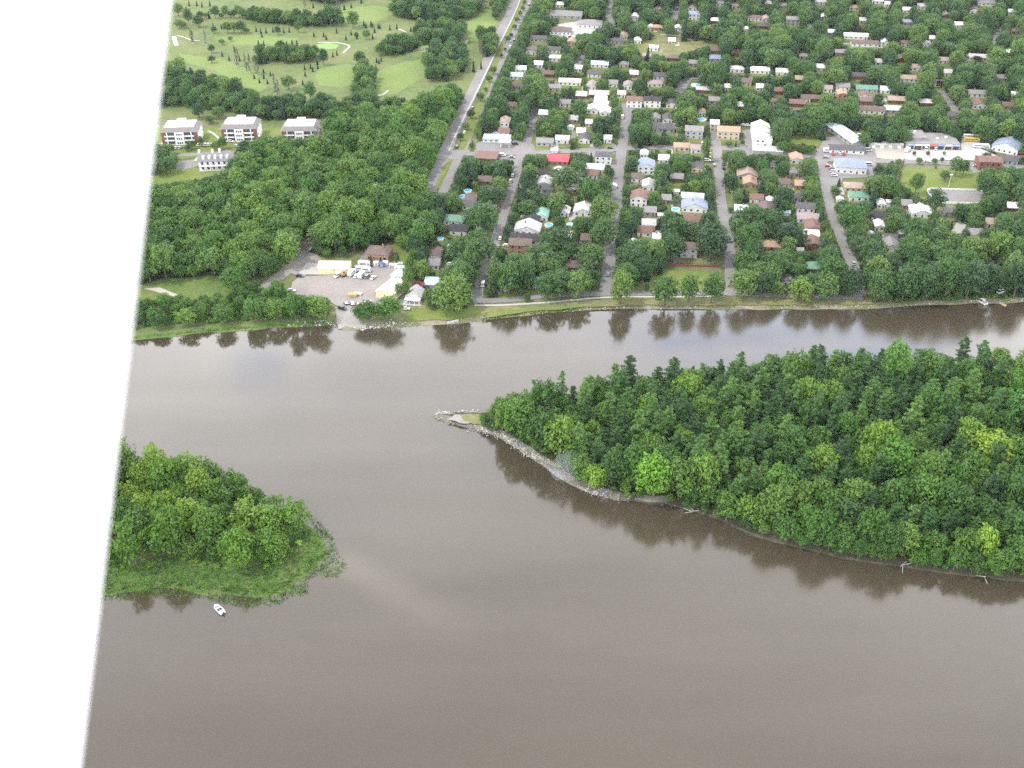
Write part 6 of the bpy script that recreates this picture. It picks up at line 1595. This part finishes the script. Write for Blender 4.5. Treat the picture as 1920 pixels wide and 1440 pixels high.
# ------------------------------------------------------------------ build them
KIND = {'island': 'broadleaf_tree', 'wood': 'woodland_tree', 'town': 'shade_tree', 'pine': 'pine_tree', 'spruce': 'spruce_tree', 'column': 'poplar_tree', 'shrub': 'shrub'}
NOM = {'pine': (PINE_R, PINE_H), 'spruce': (SPR_R, SPR_H), 'column': (1.35, 15.2), 'shrub': (2.1, 2.6)}
def nominal(fam, i):
    if fam in NOM:
        return NOM[fam]
    rx, rz, zc, _ = SHAPES[i]
    return rx * 1.02, zc + rz * 1.02
TLAB = {
    ('island', 'island'): 'leafy broadleaf tree in the dense wood of the big right-hand island', ('pine', 'island'): 'dark green pine rising from the dense wood of the big right-hand island', ('shrub', 'island'): 'low bush overhanging the near shore of the big right-hand island',
    ('island', 'islet'): 'light green leafy tree in the grove on the small left-hand islet', ('shrub', 'islet'): 'bright yellow-green bush at the front of the islet grove',
    ('wood', 'wood'): 'green broadleaf tree in the thick wood left of the boulevard', ('town', 'wood'): 'dark leafy tree around the apartment blocks and white mansion', ('wood', 'scrub'): 'small leafy tree in the scrub along the left bank by the boat yard', ('shrub', 'scrub'): 'low bush in the scrub along the left bank',
    ('town', 'suburb'): 'green garden tree among the houses of the suburb', ('spruce', 'suburb'): 'dark pointed spruce standing among the houses', ('shrub', 'suburb'): 'low garden bush among the houses', ('town', 'bank'): 'large leafy tree by the lower streets', ('spruce', 'bank'): 'slim dark conifer on a riverside lawn', ('shrub', 'bank'): 'low bush overhanging the bank at the far right',
    ('town', 'golf'): 'leafy tree on the golf course', ('spruce', 'golf'): 'small pointed conifer dotted on the golf course grass', ('column', 'golf'): 'thin half-bare column-shaped poplar on the golf course', ('column', 'park'): 'thin half-bare column-shaped poplar at the edge of the park', ('town', 'park'): 'leafy tree in the right-hand park', ('town', 'median'): 'small round dark tree on the boulevard median',
}
def street_u(pts, v):
    for (a, b), (c, d) in zip(pts, pts[1:]):
        if b <= v <= d:
            return a + (c - a) * (v - b) / (d - b)
    return pts[0][0] if v < pts[0][1] else pts[-1][0]
ST = [[(1005, 205), (980, 285), (962, 345), (926, 460), (890, 563)], [(1176, 212), (1162, 312), (1150, 420), (1135, 548)], [(1338, 232), (1348, 325), (1369, 480), (1371, 550)], [(1540, 280), (1557, 390), (1602, 505), (1613, 556)]]
def place_words(u, v):
    if v > 205:
        n = sum(u > street_u(s_, v) for s_ in ST)
        w = ['left of the first street', 'between first and second streets', 'between second and third streets', 'between third and fourth streets', 'right of the fourth street'][n]
        return w.replace('left of the', 'left of the lower').replace('right of the', 'right of the lower').replace('between ', 'between lower ') if v > 400 else w if v > 290 else w + ', past cross street'
    n = 0 if u < 1150 else 1 if u < 1400 else 2 if u < 1600 else 3
    return ['far off beside the boulevard', 'far off beyond the second street', 'far off beyond the third street', 'far off at the right'][n]
def wood_zone(u, v):
    return 'behind the boat yard' if u > 585 and v > 400 else 'along the boulevard edge' if u > 730 else 'just above the meadow clearing' if v > 470 else 'near the apartment blocks' if v < 330 else 'in the middle, left of the gravel track' if u < 580 else 'in the middle, above the gravel track'
def isle_zone(u, v):
    a = 'left end' if u < 1150 else 'left half' if u < 1400 else 'right half' if u < 1680 else 'right end'
    g = shore_gap(u, v)
    return ('near shore' if g < 32 else 'far edge' if v < 770 else 'middle') + ' of the big island, ' + a
def size_word(t):
    return 'broad ' if t['r'] > 5.6 else 'mid-sized ' if t['r'] > 4.2 else 'slight '
def number_word(n):
    ones = ['first', 'second', 'third', 'fourth', 'fifth', 'sixth', 'seventh', 'eighth', 'ninth', 'tenth', 'eleventh', 'twelfth', 'thirteenth', 'fourteenth', 'fifteenth', 'sixteenth', 'seventeenth', 'eighteenth', 'nineteenth']
    if n < 19: return ones[n]
    q, r_ = divmod(n + 1, 10)
    return {2: 'twent', 3: 'thirt', 4: 'fort', 5: 'fift'}[q] + ('ieth' if r_ == 0 else 'y-' + ones[r_ - 1])
def tree_label(t):
    fam, reg = t['fam'], t['region']
    u, v = P(t['x'], t['y'], t['z'])
    if reg == 'island':
        return {'island': size_word(t) + 'leafy tree at the ', 'pine': ('broad ' if t['r'] > 4.4 else 'slender ') + 'dark pine at the ', 'shrub': 'low bush at the '}[fam] + isle_zone(u, v)
    if reg == 'islet' and fam == 'island':
        return size_word(t) + 'light green tree on the small islet, ' + ('front row' if v > 1015 else 'middle' if v > 950 else 'far side') + (' left' if u < 300 else ' right' if u > 430 else ' centre')
    if reg == 'wood' and fam == 'wood':
        return size_word(t) + 'green tree in the left wood, ' + wood_zone(u, v)
    if reg == 'suburb' and fam == 'town':
        return size_word(t) + 'green garden tree ' + place_words(u, v)
    if reg == 'suburb' and fam == 'spruce':
        return 'dark pointed spruce ' + place_words(u, v)
    if reg == 'golf' and fam == 'spruce':
        return 'small pointed conifer on the golf course, ' + ('upper' if v < 60 else 'middle' if v < 100 else 'lower') + (' left' if u < 480 else ' right' if u > 640 else ' centre')
    if reg == 'golf' and fam == 'town':
        return size_word(t) + 'leafy tree on the golf course, ' + ('upper' if v < 70 else 'middle' if v < 130 else 'lower') + (' left' if u < 480 else ' right' if u > 700 else ' centre')
    return TLAB.get((fam, reg), 'green tree standing in the suburb')
TSPEC = {'bright': 'bright lime-green tree standing at the near shore of the big island', 'yellow': 'rounded yellow-green tree crown in the middle of the big island', 'lone pine': 'flat-topped pine sticking up alone at the left end of the island ridge', 'shore bright': 'yellow-green tree at the right near shore of the big island', 'pale tip': 'pale green tree overtopping the far edge of the big island', 'shore': 'light green tree beside the rocky shore of the island point', 'purple': 'dark purple-leaved ornamental tree among the suburb houses'}
def in_frame(t):
    u, v = P(t['x'], t['y'], t['z'] + t['h'] * .6)
    return (320 - 170 * v / 1440) - 12 < u < 1935 and -12 < v < 1440
by_kind = {}
for t in TREES:
    t['i'] = int(t['pick'] * len(PROTO[t['fam']]))
    by_kind.setdefault(t['fam'], []).append(t)
SHOWN = {}
for fam, ts in by_kind.items():
    def size(t):
        u, v = P(t['x'], t['y'], t['z'])
        return (9e3 if t['special'] else 0) + (t['r'] * t['h']) ** .5 * S(v) * (1 if in_frame(t) else .001)
    ts.sort(key=lambda t: -size(t))
    cap = 290
    show = [t for t in ts[:cap] if in_frame(t)]
    rest = [t for t in ts if not any(t is q for q in show)] if len(ts) < 400 else ts[len(show):]
    protos_used = {}
    made = []
    for t in show:
        cm, tm = PROTO[fam][t['i']]
        key = (t['fam'], t['region'])
        lab = TSPEC[t['special']] if t['special'] else tree_label(t)
        o = thing(KIND[fam], lab, 'bush' if fam == 'shrub' else 'tree', (t['x'], t['y'], t['z']), t['rz'], ('purple trees' if t['special'] == 'purple' else KIND[fam].replace('_', ' ') + 's, ' + t['region']))
        rn, hn = nominal(fam, t['i'])
        made.append((o, t))
        wob = (t['pick'] * 7.31) % 1 * .3 - .15
        o.scale = (t['r'] / rn * (1 + wob), t['r'] / rn * (1 - wob), t['h'] / hn)
        o.rotation_euler = (wob * .35, ((t['pick'] * 3.17) % 1 - .5) * .12, t['rz'])
        c = obj('crown', cm, o); k = obj('trunk', tm, o)
        if t['color']:
            c.color = t['color']
        else:
            protos_used.setdefault(t['i'], (c, k))
    # open-standing trees are told apart by their order
    for reg, how in (('median', 'from the crossing'), ('bank', 'from left'), ('park', 'from left')):
        row = sorted([q for q in made if q[1]['region'] == reg and fam in ('town', 'spruce', 'column')], key=lambda q: -P(q[1]['x'], q[1]['y'], 0)[1] if reg == 'median' else P(q[1]['x'], q[1]['y'], 0)[0])
        if len(row) > 1:
            for n_, (o, t) in enumerate(row):
                o['label'] = o['label'] + ', ' + number_word(n_) + ' ' + how
    if not rest or not protos_used:
        continue
    # the rest of the kind: one object that scatters the same crowns and trunks
    ids = sorted(protos_used)
    me = bpy.data.meshes.new(KIND[fam] + '_mass')
    me.vertices.add(len(rest))
    me.vertices.foreach_set('co', [q for t in rest for q in (t['x'], t['y'], t['z'])])
    at = me.attributes.new('turn', 'FLOAT_VECTOR', 'POINT'); at.data.foreach_set('vector', [q for t in rest for q in (0, 0, t['rz'])])
    pick = [int(t['pick'] * 997) % len(ids) for t in rest]
    ap = me.attributes.new('pick', 'INT', 'POINT'); ap.data.foreach_set('value', pick)
    sc_ = []
    for t, p_ in zip(rest, pick):
        rn, hn = nominal(fam, ids[p_])
        sc_ += [t['r'] / rn, t['r'] / rn, t['h'] / hn]
    asz = me.attributes.new('size', 'FLOAT_VECTOR', 'POINT'); asz.data.foreach_set('vector', sc_)
    me.update()
    mo = obj(KIND[fam] + '_mass', me)
    tag(mo, {'wood': 'rest of the thick wood left of the boulevard', 'town': 'mass of smaller and farther trees filling the suburb', 'island': 'remaining broadleaf trees of the island woods', 'pine': 'remaining pines of the big island wood'}.get(fam, 'remaining small ' + KIND[fam].replace('_', ' ') + 's in the distance'), 'trees', kind='stuff')
    ng = bpy.data.node_groups.new(KIND[fam] + '_scatter', 'GeometryNodeTree')
    ng.interface.new_socket('Geometry', in_out='INPUT', socket_type='NodeSocketGeometry')
    ng.interface.new_socket('Geometry', in_out='OUTPUT', socket_type='NodeSocketGeometry')
    N = ng.nodes.new
    gi, go, jo = N('NodeGroupInput'), N('NodeGroupOutput'), N('GeometryNodeJoinGeometry')
    def named(nm, ty):
        a_ = N('GeometryNodeInputNamedAttribute'); a_.data_type = ty; a_.inputs['Name'].default_value = nm
        return [s_ for s_ in a_.outputs if s_.enabled and s_.name == 'Attribute'][0]
    tu, sz, pk = named('turn', 'FLOAT_VECTOR'), named('size', 'FLOAT_VECTOR'), named('pick', 'INT')
    for part in (0, 1):
        for n_, i_ in enumerate(ids):
            cmp_ = N('FunctionNodeCompare'); cmp_.data_type = 'INT'; cmp_.operation = 'EQUAL'
            ins = [s_ for s_ in cmp_.inputs if s_.enabled]
            ng.links.new(pk, ins[0]); ins[1].default_value = n_
            ob = N('GeometryNodeObjectInfo'); ob.inputs['Object'].default_value = protos_used[i_][part]; ob.inputs['As Instance'].default_value = True
            ip = N('GeometryNodeInstanceOnPoints')
            ng.links.new(gi.outputs[0], ip.inputs['Points']); ng.links.new(cmp_.outputs[0], ip.inputs['Selection'])
            ng.links.new(ob.outputs['Geometry'], ip.inputs['Instance'])
            ng.links.new(tu, ip.inputs['Rotation']); ng.links.new(sz, ip.inputs['Scale'])
            ng.links.new(ip.outputs[0], jo.inputs[0])
    ng.links.new(jo.outputs[0], go.inputs[0])
    md = mo.modifiers.new('scatter', 'NODES'); md.node_group = ng
    print('trees', fam, len(show), len(rest))

# ================================================================== house labels
ORD = ['first', 'second', 'third', 'fourth', 'fifth', 'sixth', 'seventh', 'eighth', 'ninth', 'tenth', 'eleventh', 'twelfth']
pend = {}
for hh in HOUSES:
    if hh['label']:
        continue
    nm = hh['o'].get('category')
    size = '' if nm == 'garden shed' else 'two-storey ' if hh['st'] > 1 else 'small ' if hh['w'] < 17 else 'wide ' if hh['w'] > 33 else ''
    sh = {'gx': 'roofed', 'gy': 'gabled', 'hip': 'hip-roofed', 'flat': 'flat-roofed'}[hh['rt']]
    base = f"{size}{hh['rc']} {sh} {hh['wc']} {nm} {place_words(hh['u'], hh['v'])}"
    pend.setdefault(base, []).append(hh)
for base, hs in pend.items():
    hs.sort(key=lambda q: q['u'])
    for i, hh in enumerate(hs):
        hh['o']['label'] = base if len(hs) == 1 else base + ', ' + ORD[i] + ' from left'
        hh['o']['group'] = {'garden shed': 'garden sheds'}.get(hh['o']['category'], 'suburb houses')

# ================================================================== the aircraft strut beside the lens
def strut():
    fwd = Vector((0, CP, -SP)); up = Vector((0, SP, CP)); right = Vector((1, 0, 0)); c0 = Vector((0, 0, CAM_H))
    D_ = 1.25
    def cam_pt(u, v, d):
        return c0 + fwd * d + right * ((u - 960) / F_PX * d) + up * (-(v - 720) / F_PX * d)
    a, b = cam_pt(150, 1440, D_), cam_pt(320, 0, D_)
    ax = (b - a).normalized()
    side = (right - ax * right.dot(ax)).normalized()
    dep = ax.cross(side).normalized()
    ch, th = .17, .05
    mid = (a + b) / 2 - side * ch
    vs, fs = [], []
    n = 40
    prof = []
    for k in range(n):
        q = 2 * math.pi * k / n
        x, t = math.cos(q), math.sin(q)
        prof.append((ch * x, th * t * (1 - .25 * x)))       # streamlined section, thinner towards the trailing edge
    rows = 9
    for j in range(rows):
        s_ = -2.2 + 4.4 * j / (rows - 1)
        for p_ in prof:
            vs.append(mid + ax * s_ + side * p_[0] + dep * p_[1])
    for j in range(rows - 1):
        for k in range(n):
            fs.append((j * n + k, j * n + (k + 1) % n, (j + 1) * n + (k + 1) % n, (j + 1) * n + k))
    fs += [tuple(range(n - 1, -1, -1)), tuple(range((rows - 1) * n, rows * n))]
    me = MB().add(vs, fs).mesh('aircraft_wing_strut', plain('white_aircraft_paint', (.82, .82, .82), .35, .02, 2, spec=.5), True)
    tag(obj('aircraft_wing_strut', me), 'blurred white aircraft wing strut crossing the left edge of the view', 'wing strut')
strut()

# ================================================================== smoke of a small fire on the island shore
def smoke():
    x, y = G(1056, 898)
    rs = np.random.RandomState(3)
    m = MB()
    rings, n = 9, 12
    for j in range(rings):
        t = j / (rings - 1)
        r = 1.5 + 6.0 * math.sin(math.pi * min(1, t * .92 + .05)) ** .8
        cx, cy, cz = 5 * t - 1.0, 3 * t, GZ + .3 + 11 * t
        for k in range(n):
            a = 2 * math.pi * k / n
            q = r * rs.uniform(.8, 1.15)
            m.v.append((x + cx + q * math.cos(a), y + cy + q * math.sin(a), cz + rs.uniform(-.2, .2)))
    for j in range(rings - 1):
        for k in range(n):
            m.f.append((j * n + k, j * n + (k + 1) % n, (j + 1) * n + (k + 1) % n, (j + 1) * n + k))
    m.f += [tuple(range(n - 1, -1, -1)), tuple(range((rings - 1) * n, rings * n))]
    mt = bpy.data.materials.new('smoke')
    mt.use_nodes = True
    nt = mt.node_tree; nt.nodes.clear()
    out = nt.nodes.new('ShaderNodeOutputMaterial'); pv = nt.nodes.new('ShaderNodeVolumePrincipled')
    pv.inputs['Color'].default_value = (.78, .86, .9, 1)
    pv.inputs['Density'].default_value = 0.028
    nt.links.new(pv.outputs[0], out.inputs['Volume'])
    tag(obj('smoke', m.mesh('smoke', mt)), 'thin bluish smoke drifting over the rocky island shore', 'smoke', kind='stuff')

# ================================================================== summer haze
def haze():
    mt = bpy.data.materials.new('haze')
    mt.use_nodes = True
    nt = mt.node_tree; nt.nodes.clear()
    out = nt.nodes.new('ShaderNodeOutputMaterial'); pv = nt.nodes.new('ShaderNodeVolumePrincipled')
    pv.inputs['Color'].default_value = (.80, .90, 1.0, 1)
    pv.inputs['Density'].default_value = 0.00002
    nt.links.new(pv.outputs[0], out.inputs['Volume'])
    e = FAR + 150
    tag(obj('haze', MB().box(-e, e, -e, e, -1.6, CAM_H + 8).mesh('haze', mt)), kind='stuff')
haze()
smoke()
